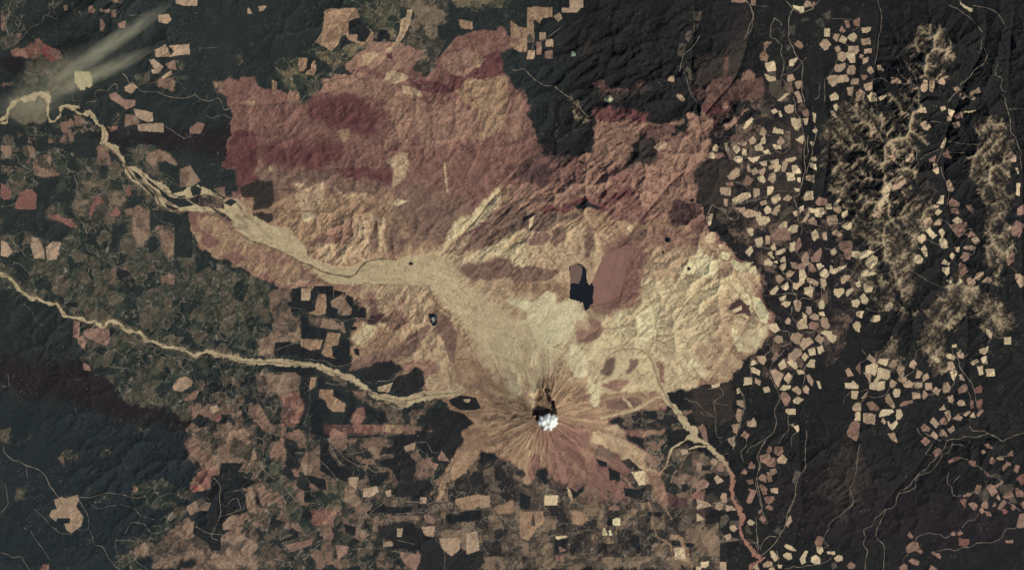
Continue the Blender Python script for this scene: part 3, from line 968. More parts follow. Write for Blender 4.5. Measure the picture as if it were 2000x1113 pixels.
N 692,500 740,488 790,475 800,520 840,520 860,570 850,610 800,615 760,590 740,570 700,560
M 805,650 855,635 868,670 820,710
N 680,740 710,700 755,715 750,790 690,755
N 770,680 800,680 825,770 780,780
N 568,630 595,560 635,600 625,632
N 490,685 515,640 545,670 540,695
N 685,820 720,812 765,860 762,912 725,910
M 808,855 885,845 880,905 815,890
N 740,945 830,940 850,970 790,1020 750,995
N 750,1065 790,1035 830,1065 810,1090
N 548,990 590,890 560,860 650,880 600,1000 570,1015
N 543,770 610,755 615,795 575,800
N 222,630 265,585 300,605 290,670 240,660
M 155,560 190,530 230,560 200,605
M 198,740 225,710 290,770 225,800
M 268,960 285,905 330,915 330,1000 285,1000
M 215,1035 245,1010 290,1030 270,1080 215,1075
M 325,1040 390,1050 430,1085 330,1095
M 5,580 55,580 50,665 10,660
P 1735,30 1781,28 1781,110 1725,112
N 1640,240 1690,140 1740,122 1770,150 1765,275 1735,335 1700,310 1650,280
D 1045,780 1075,655 1130,680 1080,790
N 60,850 0,880 0,800 60,760 100,760 135,800 110,840
N 20,190 65,155 100,200 120,330 100,350 60,260
@ 1680 800 5.566
M 35,125 40,42 100,38 160,55 150,150 70,145
P 245,0 340,0 360,20 310,50 210,75 225,20
P 395,60 400,0 440,0 458,55 430,95 395,95
M 235,125 248,90 275,130 255,150
P 302,120 340,160 395,110 405,160 342,215 310,165
M 302,260 370,252 405,350 345,322
N 665,190 700,150 762,205 745,230 680,225
M 765,130 800,85 858,150 825,190
N 870,120 915,85 945,140 930,160 880,150
M 925,30 975,10 985,80 965,125 945,80
M 1010,95 1070,45 1108,80 1090,112
M 1125,50 1190,10 1195,30 1150,65
M 1195,75 1230,30 1250,80
N 1270,60 1300,5 1340,-5 1330,20 1290,72
M 950,200 985,205 1010,175 1022,215 980,248
M 770,285 800,232 850,285 830,312
M 872,275 880,225 905,215 945,265 940,290 910,270 890,290
N 668,340 710,305 758,340 710,385
N 795,465 845,418 885,440 870,475 820,505
N 960,550 1050,508 1082,515 1075,535 970,575
N 1172,555 1255,550 1250,600 1220,608
N 1355,375 1395,362 1410,390 1440,405 1430,418 1395,410
M 1322,450 1345,440 1360,460 1335,475
N 1605,500 1650,440 1662,500
M 1482,525 1540,502 1565,545 1520,540
N 1408,575 1430,510 1465,550 1440,585
N 1545,640 1600,558 1635,585 1565,662
N 1675,655 1695,602 1735,615 1710,685
Q 1710,750 1750,710 1781,700 1781,780 1760,812
Q 1350,680 1375,665 1402,718 1370,705
D 1410,715 1490,690 1525,720 1500,738
N 1365,840 1410,808 1460,830 1450,870 1410,880
N 1240,890 1270,815 1310,825 1300,900 1260,905
D 1285,900 1360,840 1390,930 1385,985 1300,975
N 1400,885 1460,850 1495,890 1435,935
N 1460,830 1540,775 1555,790 1480,840
D 1520,870 1530,815 1650,808 1670,860 1640,880 1560,930
N 1555,935 1640,875 1665,940 1620,960 1570,955
D 1610,960 1665,945 1710,1010 1640,1000
N 1690,860 1715,850 1781,905 1770,940 1705,940
N 1120,930 1170,905 1205,910 1190,930 1130,942
Q 1088,985 1130,968 1155,975 1140,1060
N 1180,1020 1230,1005 1280,1040 1240,1090
N 1315,1035 1350,985 1388,1020 1380,1065 1330,1060
M 1478,950 1500,920 1520,980
N 1438,1045 1465,1010 1480,1050
N 1500,1070 1530,1010 1565,980 1590,1010 1530,1080
N 1645,1060 1665,1025 1692,1060 1665,1085
N 1740,1020 1781,1000 1781,1060
@ 1360 963 6.25
P 905,705 940,710 1005,790 960,825 920,770
P 1055,760 1100,730 1155,735 1165,790 1130,808
P 1080,640 1115,628 1165,650 1225,705 1150,690 1100,665
P 1270,800 1330,705 1365,705 1325,790 1335,835 1290,860
P 1415,780 1460,755 1510,800 1510,850 1450,862 1415,830
P 1470,650 1535,660 1545,700 1510,745 1480,710
N 1450,590 1485,530 1540,530 1545,570 1520,650 1470,640
P 1595,710 1685,708 1690,745 1610,735
P 1690,790 1730,760 1780,765 1780,815 1720,828
M 815,865 870,830 920,840 925,885 830,898
M 895,915 940,905 960,938 900,938
P 1000,870 1040,880 1035,905 1010,905
P 625,350 660,322 705,355 690,380 650,385
P 50,840 140,835 145,880 100,905
P 0,900 50,900 50,938 0,938
M 295,840 360,840 360,938 295,938
N 1850,880 1885,840 1935,870 1930,910 1870,915
D 1650,860 1690,845 1715,890 1660,925
D 290,400 300,290 370,260 395,310 350,380 290,430
D 410,340 520,340 510,400 415,400
M 415,400 460,385 495,430 460,465 420,440
D 600,420 625,380 680,500 610,470
D 955,460 1000,410 1030,450 1000,495
M 340,520 410,495 420,530 380,570
N 770,310 800,270 850,320 820,350
P 690,900 740,855 765,930 700,915
M 1090,380 1150,270 1160,340 1120,400
N 760,225 800,190 805,215 770,245
@ 1680 963 6.25
N 580,510 605,475 650,525 625,555
N 570,655 640,595 700,600 720,660 680,690 580,730
N 685,695 740,690 765,715 740,732
N 600,825 640,802 720,830 700,875 640,855
N 485,905 540,865 570,880 570,938 495,930
N 870,720 905,712 930,745 900,755
N 925,750 960,732 990,775 960,792
N 850,938 870,875 940,930 940,945
N 1115,480 1150,470 1160,510 1120,510
N 1185,495 1225,460 1250,490 1210,510
Q 1215,540 1250,560 1330,565 1330,610 1280,650 1210,625
N 1780,575 1860,572 1860,600 1790,605
N 1455,200 1490,175 1510,220 1480,245
N 1525,220 1570,225 1605,265 1560,275
Q 1730,200 1770,190 1800,225 1760,250
N 1915,390 1950,260 2000,250 2000,410 1930,410
"""
LINES = """
# rivers as polygons (P name) and polylines (L name width_px)  -- name:river label key ; roads: R width
@ 0 278 4
P north_mudflow : 780,-6 850,-6 920,30 925,70 950,110 975,180 1060,190 1110,210 1170,280 1270,320 1340,390 1440,370 1510,335 1590,345 1650,380 1760,450 1850,440 1920,500 1925,560 2010,590 2100,655 2200,665 2270,690 2340,750 2380,800 2400,880 2450,910 2560,960 2640,975 2740,970 2800,950 2850,920 3000,895 3100,920 3160,900 3260,880 3400,870 3500,900 3560,1010 3600,1112 3750,1200 3900,1300 4000,1380 4120,1420 4180,1560 4140,1740 4060,1960 3990,1980 3940,1760 3760,1600 3600,1390 3440,1220 3300,1120 3180,1110 2900,1100 2600,1112 2520,1060 2440,980 2370,950 2210,860 2080,805 1940,780 1860,700 1800,640 1700,570 1560,540 1450,540 1400,550 1340,540 1270,510 1230,480 1200,410 1100,350 1040,300 970,240 950,160 900,100 860,60 790,20
I WF : 1030,220 1070,240 1110,280 1080,290 1050,270
I WF : 1080,310 1130,330 1160,370 1210,410 1200,430 1140,370
I WF : 1230,350 1330,430 1440,440 1520,490 1400,510 1330,470 1260,420
I WF : 1480,360 1530,340 1570,360 1560,410 1500,420
I GD : 1450,440 1600,400 1740,440 1750,520 1560,500
I R4 : 1560,520 1720,560 1830,640 1800,650 1660,560
I WF : 1740,470 1800,440 1850,460 1800,500
C 5 : 820,30 900,95 970,180 1040,280 1200,360 1220,430 1240,490 1360,540 1480,545 1650,560 1740,610 1800,680 1880,720 1940,775 2000,785 2080,805 2210,860 2370,945 2440,960 2510,1010 2600,1035 2750,1060 2800,1000 2850,930 3000,905 3100,915
C 3 : 1100,240 1180,320 1300,400 1450,440 1520,470
C 3 : 1600,350 1700,400 1760,450 1850,470 1920,580
I GD : 1560,440 1640,420 1700,450 1680,490 1600,480
I K : 1130,270 1170,300 1230,350 1250,380 1200,350 1150,310
I K : 1280,470 1340,500 1400,520 1350,530 1290,500
I WF : 1000,225 1020,250 1060,300 1030,290
I K : 1380,420 1440,415 1450,430 1390,432
I GD : 1640,500 1760,560 1820,620 1780,610 1680,550
@ 0 0 4
L north_river 5 : 0,935 40,915 55,850 90,800 150,775 215,770 265,735 300,735 350,770 375,790
P north_river : 120,770 215,740 250,725 300,715 380,720 385,800 350,780 290,745 250,790 190,800 150,785
L north_river 3.5 : 330,745 370,800 365,900 385,950 420,945 460,905 470,850
P north_river : 455,830 550,815 610,815 600,840 570,850 620,885 690,850 730,900 760,960 820,1010 850,1050 830,1120 780,1120 800,1060 770,1000 730,960 700,890 650,895 600,890 550,845 490,850 470,880
L north_river 3 : 0,960 45,960 60,860 120,800
C 2 : 470,845 560,830 640,880 700,870 760,960 820,1030 800,1100
L road 1.6 : 670,800 740,790 760,780 735,740 750,700 840,710 890,650 910,650 910,700
L road 1.6 : 950,570 985,600 990,640 1050,660 1100,715 1220,715 1290,750 1440,768 1520,735 1560,780 1640,790 1690,760 1720,780 1745,860 1810,840
L road 1.2 : 80,0 60,60 70,130 30,180 60,260 20,320 60,380
L road 1.2 : 375,0 385,110 330,130 325,180 230,210 170,300 100,350 60,380
L road 1.2 : 360,120 430,150 450,165 430,110 410,80
L road 1 : 190,500 240,580 300,580 380,540 500,590 515,420 480,380
L road 1 : 1010,120 1240,115
L road 1.2 : 1270,980 1350,1020 1380,1050 1450,1085 1480,1070 1490,1040
L road 1 : 1540,375 1700,370
L road 1.2 : 1610,900 1650,930 1740,890 1820,930 1880,920
L road 1 : 1100,660 1200,640 1400,640 1440,700
L road 1 : 570,700 560,790 620,790 640,760
@ 0 278 4
L road 1.2 : 0,105 110,90 160,180 300,250
L road 1.2 : 600,120 700,240 760,230
L road 1.2 : 560,225 600,320 600,430 550,500 600,590 670,650 675,850 740,870 860,950 1000,1000 1060,1080 1130,1085
L road 1 : 0,490 60,500 140,450
L road 1 : 180,720 220,780 400,790 450,770
L road 1 : 340,960 200,900 150,830 60,750
L road 1 : 960,100 1080,90 1120,160 1240,230 1360,290
L road 1 : 1200,570 1260,620 1360,650
L road 1 : 620,360 730,400 850,400 960,430 980,260
L road 1 : 870,1112 850,1000 990,930 1160,960
L road 1 : 460,540 560,600 700,660 900,620 940,600
@ 0 556 4
L south_river 5.5 : -10,-85 60,-60 105,-20 140,40 190,75 245,115 280,100 330,135 400,155 440,150 470,200 500,245 620,265 680,295 740,290 800,340 825,325 830,295 870,285 940,310 970,360 1060,375 1090,370 1140,435 1200,445 1300,490 1350,490 1440,510 1530,565 1550,540 1600,530
P south_river : 1580,540 1620,510 1700,515 1740,545 1850,545 1900,575 2010,585 2200,590 2400,600 2560,650 2740,700 2800,740 2880,810 2960,850 3130,880 3250,850 3370,820 3600,825 3660,830 3500,880 3380,890 3200,940 3150,980 3100,940 2950,900 2880,860 2800,790 2700,740 2560,690 2440,650 2300,640 2100,625 1900,620 1740,575 1650,545
C 2.5 : 1620,545 1900,600 2150,610 2400,640 2700,720 2850,830 3000,880 3150,910 3350,860 3600,840
L road 1.2 : 970,370 1050,410 1140,480 1190,480 1330,570 1450,570 1520,600
L road 1 : 1670,570 1700,620 1750,740 1830,750 1800,830 1880,920 1960,1050
L road 1 : 1180,500 1220,560 1300,580
L road 1 : 10,790 70,800 55,690
L road 1 : 180,150 240,200 290,300 335,330
L road 1 : 660,520 720,510 760,460
L road 1 : 1500,690 1600,860 1580,950
L road 1 : 1640,960 1700,1080 1690,1112
L road 1 : 1080,540 1140,640 1110,830
L road 1 : 1620,560 1480,580 1400,700 1370,760
L road 1 : 900,400 900,520 980,560 990,600
@ 0 834 3.99
L road 1.8 : 20,150 25,200 80,250 160,275 190,300 270,320 350,380 385,470 440,530 480,610
L road 1.2 : 200,300 210,400
L road 1.2 : 470,540 560,535 640,550 740,540 820,510 920,520 1020,550 1140,545
L road 1.2 : 600,560 680,690 690,800 600,800
L road 1.2 : 690,800 715,850 730,920 800,930 830,1000 880,1070 930,1112
L road 1.2 : 900,880 890,920 905,970 920,1040 1000,980 1060,1050 1100,1080 1150,1112
L road 1.2 : 895,880 1000,880 1080,900 1100,940 1180,960 1260,930 1340,960 1400,870
L road 1.2 : 970,830 1000,760 1030,740 1120,750 1180,830 1260,820 1300,780 1420,760
L road 1 : 230,800 280,890 330,960 390,1040
L road 1 : 260,640 330,700 400,780 470,830 550,835
L road 1 : 930,600 1040,630 1100,700 1200,720
L road 1.4 : 1640,360 1720,460 1710,560 1720,680 1660,820 1640,860 1700,880
L road 1.4 : 1520,770 1600,820 1640,830 1780,840
L road 1.2 : 1740,620 1840,540 1860,580 1880,640 1820,650
L road 1.2 : 1800,500 1880,490 1920,560 1900,640 1700,700
L road 1.2 : 1850,860 2000,950
L road 1 : 30,440 60,600 0,670
L road 1 : 0,980 90,1020 160,1010 220,1112
L road 1 : 1640,140 1700,120 1760,60 1700,0
L road 1 : 700,600 760,640 900,610
L road 1.2 : 1180,600 1250,540 1330,510 1480,560
@ 500 834 3.99
L road 1.6 : 560,180 580,130 620,160 700,250 800,300 860,340 870,400 820,450 830,560 850,680
L road 1.4 : 590,170 640,260 690,300
L road 1.6 : 800,300 840,290 920,350 1050,340
L road 1.4 : 880,680 920,640 980,600 1060,550 1120,550 1170,580 1240,580 1300,595 1370,595 1400,570 1450,460 1540,280
L road 1.4 : 1380,570 1450,650 1550,665 1700,640 1760,630 1850,640 1920,700 2000,790
L road 1.4 : 850,640 900,540 940,530
L road 1.4 : 850,940 900,860 940,760 970,660
L road 1.2 : 1080,680 1280,660 1340,690
L road 1.2 : 1470,700 1470,760 1400,800 1400,870 1470,960 1470,1112
L road 1.2 : 0,80 60,100 60,200 40,300 110,380 200,440 310,580 500,600
L road 1.2 : 200,500 230,700 330,800 390,850 520,760
L road 1.2 : 850,940 620,960
L road 1.2 : 860,940 1000,950 1120,970 1120,1020
L road 1.2 : 1640,800 1720,880 1790,960 1860,1060 1940,1080
L road 1.2 : 0,280 60,330 90,470 60,540
L road 1.2 : 500,260 630,400 700,470
L road 1.2 : 300,200 400,200 440,260 490,170
L road 1.2 : 300,1112 290,1040 420,970 540,870
L road 1.2 : 1100,880 1230,910
L road 1.2 : 1200,120 1330,110 1370,200 1420,190
L road 1 : 100,1112 20,1000 130,900 200,960
L road 1 : 640,0 640,80 700,60 960,50
L road 1 : 300,960 420,860 500,780
L road 1 : 500,480 400,500 300,580 240,680 200,560
@ 1000 834 3.99
P east_mudflow : 1360,-20 1440,0 1450,60 1540,140 1600,190 1690,270 1700,330 1740,380 1730,500 1730,560 1780,620 1825,690 1790,780 1800,850 1870,920 1920,990 1950,1010 1940,1030 1880,1000 1850,930 1780,850 1765,780 1780,690 1700,560 1700,480 1700,380 1670,310 1600,240 1490,130 1380,100 1345,100 1370,80 1390,50
L east_mudflow 3.5 : 1360,95 1300,135 1250,160 1225,220 1205,300 1150,370
L east_mudflow 3 : 1380,170 1440,150 1510,150
P east_mudflow : 1850,1112 1850,1060 1920,1040 1960,1010 1975,1020 1940,1050 1880,1070 1880,1112
L creek 3.5 : 1065,590 1100,680 1100,760 1130,850 1200,890 1240,920 1260,1040 1330,1112
L creek 3 : 1290,840 1340,880 1360,1000 1410,1080 1400,1112
L creek 2.5 : 1110,520 1150,590 1200,640 1250,720
L creek 2 : 1290,270 1340,250 1390,190
L creek 2 : 1240,430 1260,360 1320,310 1330,260
L road 1.4 : 1830,200 1850,160 1990,80
L road 1.4 : 1950,640 1900,450 1910,350 1940,300 1910,220 1990,80
L road 1.2 : 1900,700 1920,950 1960,880 2000,860
L road 1.2 : 0,940 40,920 90,990 140,1020
L road 1.2 : 0,960 60,1000 70,1080
L road 1.2 : 120,980 220,930 300,840 500,820 560,830
L road 1.2 : 480,1005 530,980 600,980 640,1040 690,1100
L road 1.2 : 1100,1050 1160,1100
L road 1.2 : 940,700 960,680 1000,680
L road 1.2 : 940,700 950,800 1020,830 1060,850
L road 1.2 : 1150,740 1180,800 1240,830 1240,900
L road 1 : 850,870 930,700
L road 1 : 220,400 300,520
L road 1.2 : 1440,335 1540,345 1560,300
L road 1 : 1840,870 1900,900 1920,980
@ 1000 556 4
P east_mudflow : 1030,510 1100,540 1130,640 1160,760 1200,830 1230,900 1330,1000 1410,1112 1440,1130 1350,1130 1250,980 1180,900 1140,800 1100,680 1090,600 1060,560
L east_mudflow 5 : 1180,870 1120,885 1050,930 950,980 820,1010 700,1040
L east_mudflow 4 : 950,975 900,910 870,890
C 2.5 : 740,570 800,520 880,500 960,495 1040,520 1090,580 1120,680 1150,780 1200,860 1240,940 1340,1030
C 2 : 1250,0 1300,90 1400,180 1490,260 1540,370 1590,460 1640,560
C 2.5 : 1130,60 1165,110 1160,200 1120,300 1110,430 1080,490
C 2 : 780,290 840,340 880,430 920,480
C 2 : 910,190 980,300 1000,340 970,390
C 1.5 : 1150,450 1250,440 1350,340 1480,300
L road 1.4 : 1510,820 1630,800 1660,860 1570,910 1600,1040 1540,1010 1480,960 1440,910 1390,910 1370,880 1340,890
L road 1.2 : 1570,920 1700,940
L road 1.4 : 1890,540 1860,600 1870,720 1870,760
L road 1.6 : 1770,810 1810,880 1815,960 1780,1112
@ 1000 278 4
L road 1.4 : 1690,100 1680,10
L road 1.6 : 1510,730 1520,600 1560,490 1650,530 1700,600 1760,610 1780,570 1720,500 1720,470 1800,480 2000,430
L road 1.4 : 1830,480 1860,370 1780,310 1740,310
C 2.5 : 1220,60 1290,260 1260,400 1220,500 1220,600
C 1.5 : 1470,820 1560,900 1650,950 1760,1112
@ 500 556 4
L road 1.4 : 920,270 760,260 700,285 410,230
L road 1.4 : 720,620 620,640 520,590 420,580
L road 1.4 : 700,760 640,790 540,760
L road 2 : 1190,680 1120,670 1080,740 1000,750 950,750
L creek 4 : 1460,900 1500,910 1520,970 1600,985 1640,1000 1700,995 1770,980
L road 1.2 : 0,430 120,400 330,410
L road 1.2 : 100,40 250,170 350,190
L road 1.2 : 170,380 250,350 340,230
L road 1.2 : 150,820 60,830
L road 1.2 : 60,700 220,680 340,830
L road 1.2 : 150,510 240,480 330,440
C 4 : 1340,10 1370,80 1400,150 1450,180 1530,240
C 2.5 : 1620,350 1660,460 1730,600 1760,640
C 2 : 1200,20 1260,50 1310,90 1260,240
C 2 : 1830,540 1900,700 1940,780
@ 500 0 4
L road 1.4 : 0,830 80,880 100,830 230,830 350,800 380,740 460,730 490,650 580,650 610,600 605,540 700,480
L road 1.2 : 440,360 530,230 510,320
L road 1.2 : 700,350 760,380 880,340
L road 1.2 : 740,0 860,50 960,90 920,170 960,220 1080,220
L road 1.2 : 1700,0 1740,100 1650,50
L road 1.2 : 1180,630 1270,640 1300,680 1420,670
L road 1.2 : 150,520 230,600 300,560
L road 1 : 1240,560 1270,620
L road 1.2 : 720,350 740,400 700,480
L road 1 : 1280,80 1230,250 1300,300 1210,500
C 3 : 500,650 620,620 760,600 900,640 960,690 1100,760 1300,780 1400,820
C 2 : 620,600 720,580 850,620 950,600
@ 1000 0 4
L road 1.6 : 0,545 60,550 90,530 140,590 230,660 330,670 400,730 480,780 600,920
L road 1.4 : 160,400 160,350 260,310 320,260 390,200
L road 1.4 : 1340,560 1400,740 1480,820 1480,880
L road 1.6 : 1470,280 1400,380 1340,420 1310,560
L road 1.4 : 1830,0 1870,50 1890,130 1880,220 1830,290
L road 1.2 : 1880,45 2000,50
L road 1.2 : 1450,780 1500,740
L road 1 : 1480,890 1560,900 1650,930
@ 1360 0 5.566
L road 1.6 : 530,0 590,60 630,170 580,280 530,430
L road 2 : 970,0 1060,100 1130,155 1270,100 1340,0
L road 2 : 1055,100 1020,150 1010,280 1000,420 1060,520 1090,600 1160,680 1155,800 1150,1000 1180,1112
L road 1.6 : 850,195 810,290 805,410 870,420 940,500 910,560 960,680 935,820 910,830 960,880 1020,970 1020,1040
L road 1.4 : 850,195 930,240 930,280
L road 1.4 : 990,800 940,820
L road 1.2 : 1480,200 1600,210 1700,210
L road 1.2 : 1450,360 1560,370 1600,340
L road 1.2 : 1620,470 1660,500
L road 1.4 : 1540,640 1490,760 1440,840 1400,850 1400,1000 1400,1112
L road 1.4 : 1060,1045 1080,1112
L road 1.2 : 1200,620 1100,740 1060,770
L road 1.4 : 1350,900 1340,1060 1290,1080
L road 1.2 : 1780,270 1700,340
L road 1 : 1640,690 1680,770 1700,860 1700,950
@ 1680 0 5.566
L road 1.4 : 200,0 235,150 230,330 200,400 190,560 165,700
L road 1.4 : 130,880 180,850 240,850 340,905 500,920
L road 1.4 : 130,960 150,1020 200,1080
L road 1.4 : 555,750 600,870 640,945 630,1010 560,1090 570,1112
L road 1.2 : 400,745 440,820 510,880
P bar : 1090,0 1110,40 1180,80 1230,95 1225,130 1200,125 1140,85 1100,50
L road 1.6 : 1230,60 1300,70 1470,120 1540,200 1575,270
L road 1.4 : 960,50 1100,120 1200,190 1270,280 1340,350
L road 1.8 : 1350,510 1390,610 1340,700 1270,740 1200,840 1100,900 1080,970 1000,1050 960,1112
L road 1.4 : 1340,400 1320,540
L road 1.2 : 1500,680 1460,810 1490,840 1550,840 1530,980 1590,1000
L road 1.2 : 1550,1030 1590,1112
@ 1360 200 5.566
L road 2 : 1080,0 1080,110 1140,180 1170,350 1190,430 1170,580 1190,730 1160,850 1130,1000 1050,1040 1095,1112
L road 1.6 : 1220,360 1210,480 1220,570 1180,600
L road 1.6 : 1290,250 1315,320 1265,480 1270,540 1230,650 1200,780
L road 1.6 : 320,440 350,430 430,435 560,420
L road 1.4 : 350,570 440,610 560,600 740,570 840,550
L road 1.4 : 850,530 960,560 1030,490
L road 1.2 : 380,1100 490,1105 620,1040 740,1030 900,960 1130,970
L road 1.2 : 400,860 490,890 590,900 580,960
L road 1.2 : 750,340 820,370
L road 1 : 560,690 740,640 840,630
L road 1.2 : 420,160 360,40
@ 1680 200 5.566
L road 1.6 : 570,0 490,110
L road 1.4 : 510,120 570,95 610,105
L road 1.4 : 120,0 120,70 145,95 190,60 180,0
L road 1.6 : 560,470 630,530 600,610 640,650 560,730 450,800
L road 1.4 : 440,690 440,760 350,860
L road 1.4 : 650,620 780,540 870,500
L road 1.6 : 930,380 900,520 840,650
L road 1.4 : 880,700 930,850 970,990 950,1112
L road 1.8 : 1580,0 1610,80 1640,230 1640,320 1690,370 1730,500 1760,540 1740,640 1760,720
L road 1.2 : 1620,75 1781,75
L road 1.4 : 940,410 1080,450 1280,465
L road 1.4 : 980,545 1200,555
L road 1.4 : 1340,270 1390,330 1370,560
P bar : 1130,100 1200,95 1260,85 1260,100 1200,115 1130,108
L road 1.4 : 370,580 450,620 500,600
L road 1.2 : 690,205 870,215
L road 1.2 : 650,210 640,180 680,130
@ 1360 400 5.566
L road 1.6 : 170,0 130,90 100,180 110,320
L road 1.4 : 180,0 320,50 340,120 420,175 470,150 460,60
L road 1.4 : 1080,0 1120,60 1100,190 1155,190 1140,330
L road 1.4 : 1160,190 1300,220 1400,260 1500,220 1600,200 1610,140
L road 1.2 : 1560,430 1480,490 1390,470
L road 1.4 : 600,455 680,450 720,460 810,480
L road 1.4 : 860,490 870,570 930,600
L road 1.4 : 820,655 900,680 950,740 1000,810 1050,830 1045,940 1095,975 1090,1040
L road 1.4 : 860,980 1000,955 1095,975
L road 1.6 : 1120,1040 1160,1005 1260,1030 1290,940 1280,870
L road 1.4 : 1360,900 1360,1040
L road 1.2 : 1090,510 1130,570 1160,570
L road 1.2 : 1240,630 1210,780
L road 1.2 : 1500,910 1540,850
L road 1.2 : 1680,800 1781,800
L road 1.4 : 280,500 440,520
@ 1680 400 5.566
L road 1.4 : 150,140 150,230 60,250
L road 1.4 : 690,250 620,320 600,400 650,480
L road 1.2 : 720,375 860,440
L road 1.4 : 870,150 960,200 1030,300
L road 1.4 : 1100,320 1180,250 1240,270
L road 1.2 : 1245,490 1240,550 1190,545
L road 1.4 : 110,690 205,720
L road 1.4 : 1140,765 1250,805
L road 1.2 : 1680,460 1715,545
L road 1.2 : 1630,670 1705,720 1700,750
L road 1.2 : 1370,380 1420,570
L road 1.2 : 80,780 10,830
L road 1.2 : 0,170 55,180 40,240
L road 1 : 450,650 600,740 720,820 900,900
@ 1360 600 5.566
L road 1.8 : 1040,0 1030,100 1090,160 1110,240 1220,280 1300,250 1320,190
L road 1.6 : 900,240 960,265 1000,250 1020,320 1035,410
L road 1.6 : 890,420 960,430 965,395 1030,410
L road 1.6 : 960,460 920,520 830,590 800,680 820,790 880,880 920,980 850,1112
L road 1.6 : 1200,630 1170,680 1190,740 1150,870
L road 1.4 : 640,530 590,590 600,700 600,770
L road 1.4 : 1100,670 1040,750 990,830
L road 1.4 : 1100,940 1100,975
L road 1.4 : 740,530 800,480 840,400 860,280
L road 1.4 : 1090,130 1130,220
L road 1.2 : 470,900 520,960 530,1112
L road 1.2 : 1680,915 1610,980 1600,1060
L road 1.2 : 1270,450 1310,430
@ 1680 600 5.566
L road 1.6 : 1000,440 1010,510 1080,580 1080,640 1130,720 1210,810 1250,910 1270,1060 1290,1112
L road 1.4 : 1040,430 1090,480 1130,545 1180,510
L road 1.4 : 620,660 600,670 500,750 400,790
L road 1.4 : 0,910 90,880 80,960 0,1050
L road 1.4 : 80,960 150,990 290,950 320,870 330,700
L road 1.2 : 580,570 640,440 700,460 760,530
L road 1.4 : 1420,210 1450,300 1500,335 1570,330
L road 1.2 : 1420,340 1390,400
L road 1.2 : 1250,620 1290,650 1370,620 1370,520
L road 1.2 : 600,820 600,880 650,920
L road 1.2 : 740,945 810,945
L road 1.2 : 865,890 980,890 1030,810 1020,660
L road 1.2 : 1130,830 1200,960 1200,1080
L road 1.2 : 170,590 240,500 340,480
L road 1.2 : 0,600 80,560 60,500 20,460
L road 1.2 : 60,10 150,50 250,30
@ 1360 800 5.566
L road 1.8 : 520,0 480,130 420,330 400,430
L road 1.4 : 550,310 540,400 490,430 490,500 520,560
L road 1.6 : 850,0 870,100 850,240 760,310 690,440 655,500 690,600 660,700 670,830 700,960 720,1080
L road 1.6 : 1000,60 1005,220 920,310 915,370 880,360
L road 1.4 : 1090,245 1030,300 1035,400
L road 1.6 : 1195,220 1200,310 1180,400 1185,520 1190,640 1120,720 1080,830 1075,950 1010,1112
L road 1.4 : 1781,370 1760,430 1745,650 1690,830 1660,850 1710,960 1710,1020 1600,1112
L road 1.2 : 40,10 80,60 140,70 210,70 210,250 240,310 290,290
L road 1.4 : 0,655 140,675 175,650 180,590
L road 1 : 280,490 360,470
@ 1680 800 5.566
L road 2 : 1781,255 1680,280 1600,310 1550,350 1500,300 1400,260 1340,220 1240,240 1190,200 1190,170
L road 1.8 : 1400,260 1300,290 1220,295 1140,285 1080,320 960,330 930,340 935,380 900,440 800,560 740,600 740,640 640,690 600,740 540,830 450,870 400,960 390,1040 340,1080 280,1075 270,1112
L road 1.4 : 620,190 640,240 690,300
L road 1.4 : 690,235 760,280 880,340
L road 1.4 : 780,490 700,480 760,430 790,370
L road 1.4 : 1000,340 1000,400 960,470 900,470 850,580 760,680 640,710 610,780
L road 1.4 : 1010,380 1100,380 1150,410
L road 1.4 : 1005,95 1080,45 1190,10
L road 1.4 : 1090,515 1170,540
L road 1.6 : 1255,600 1340,650 1400,720 1490,740 1560,780
L road 1.6 : 970,680 940,770 960,830 1000,820 1000,920 1030,945 1100,930
L road 1.4 : 1090,710 1010,800
L road 1.4 : 1500,520 1600,500
L road 1.4 : 440,910 610,850 600,790
L road 1.4 : 1140,940 1220,895 1280,910
L road 1.4 : 1590,990 1680,1040 1740,1100
@ 1360 963 6.25
L road 1.4 : 800,190 880,380 820,370 780,330
L road 1.8 : 730,340 740,480 760,690
L road 1.6 : 620,580 690,610 740,600
L road 1.6 : 780,690 820,580 900,515 980,530
L road 2 : 1220,0 1180,100 1130,220 1100,330 1080,430 1000,550 920,650 860,710 780,780
L road 1.4 : 1920,80 1920,130 1780,240 1640,350 1595,390 1640,420 1565,500 1560,580 1600,640 1640,630 1560,665
L road 1.4 : 1660,770 1600,830 1500,870 1360,880 1300,905 1180,890 1140,930 1080,920
L road 1.4 : 980,700 1000,800 1010,880 940,890
L road 1.2 : 290,620 400,570 500,550
@ 1680 963 6.25
L road 1.6 : 310,190 250,270 190,290 140,410 40,440 70,540 40,640 100,690 70,800 60,938
L road 1.6 : 320,200 250,350 195,480 200,550 290,620 300,780 285,938
L road 1.4 : 680,580 700,530 850,470 890,500 960,490 1040,550 1110,510
L road 1.4 : 930,705 1080,680 1180,700 1240,660 1380,650 1430,600 1600,610 1740,530 1790,430 1880,440 1920,390
L road 1.4 : 1250,420 1260,390 1350,320 1400,330 1450,250
L road 1.2 : 540,860 530,800 590,745
"""
# ------------------------------------------------------------------ grid and noise
S = 1.2
X0, Y0, X1, Y1 = -105.0, -75.0, 2105.0, 1188.0
NX, NY = int((X1 - X0) / S) + 1, int((Y1 - Y0) / S) + 1
gx = (X0 + S * np.arange(NX)).astype(np.float32); gy = (Y0 + S * np.arange(NY)).astype(np.float32)
PX, PY = np.meshgrid(gx, gy)

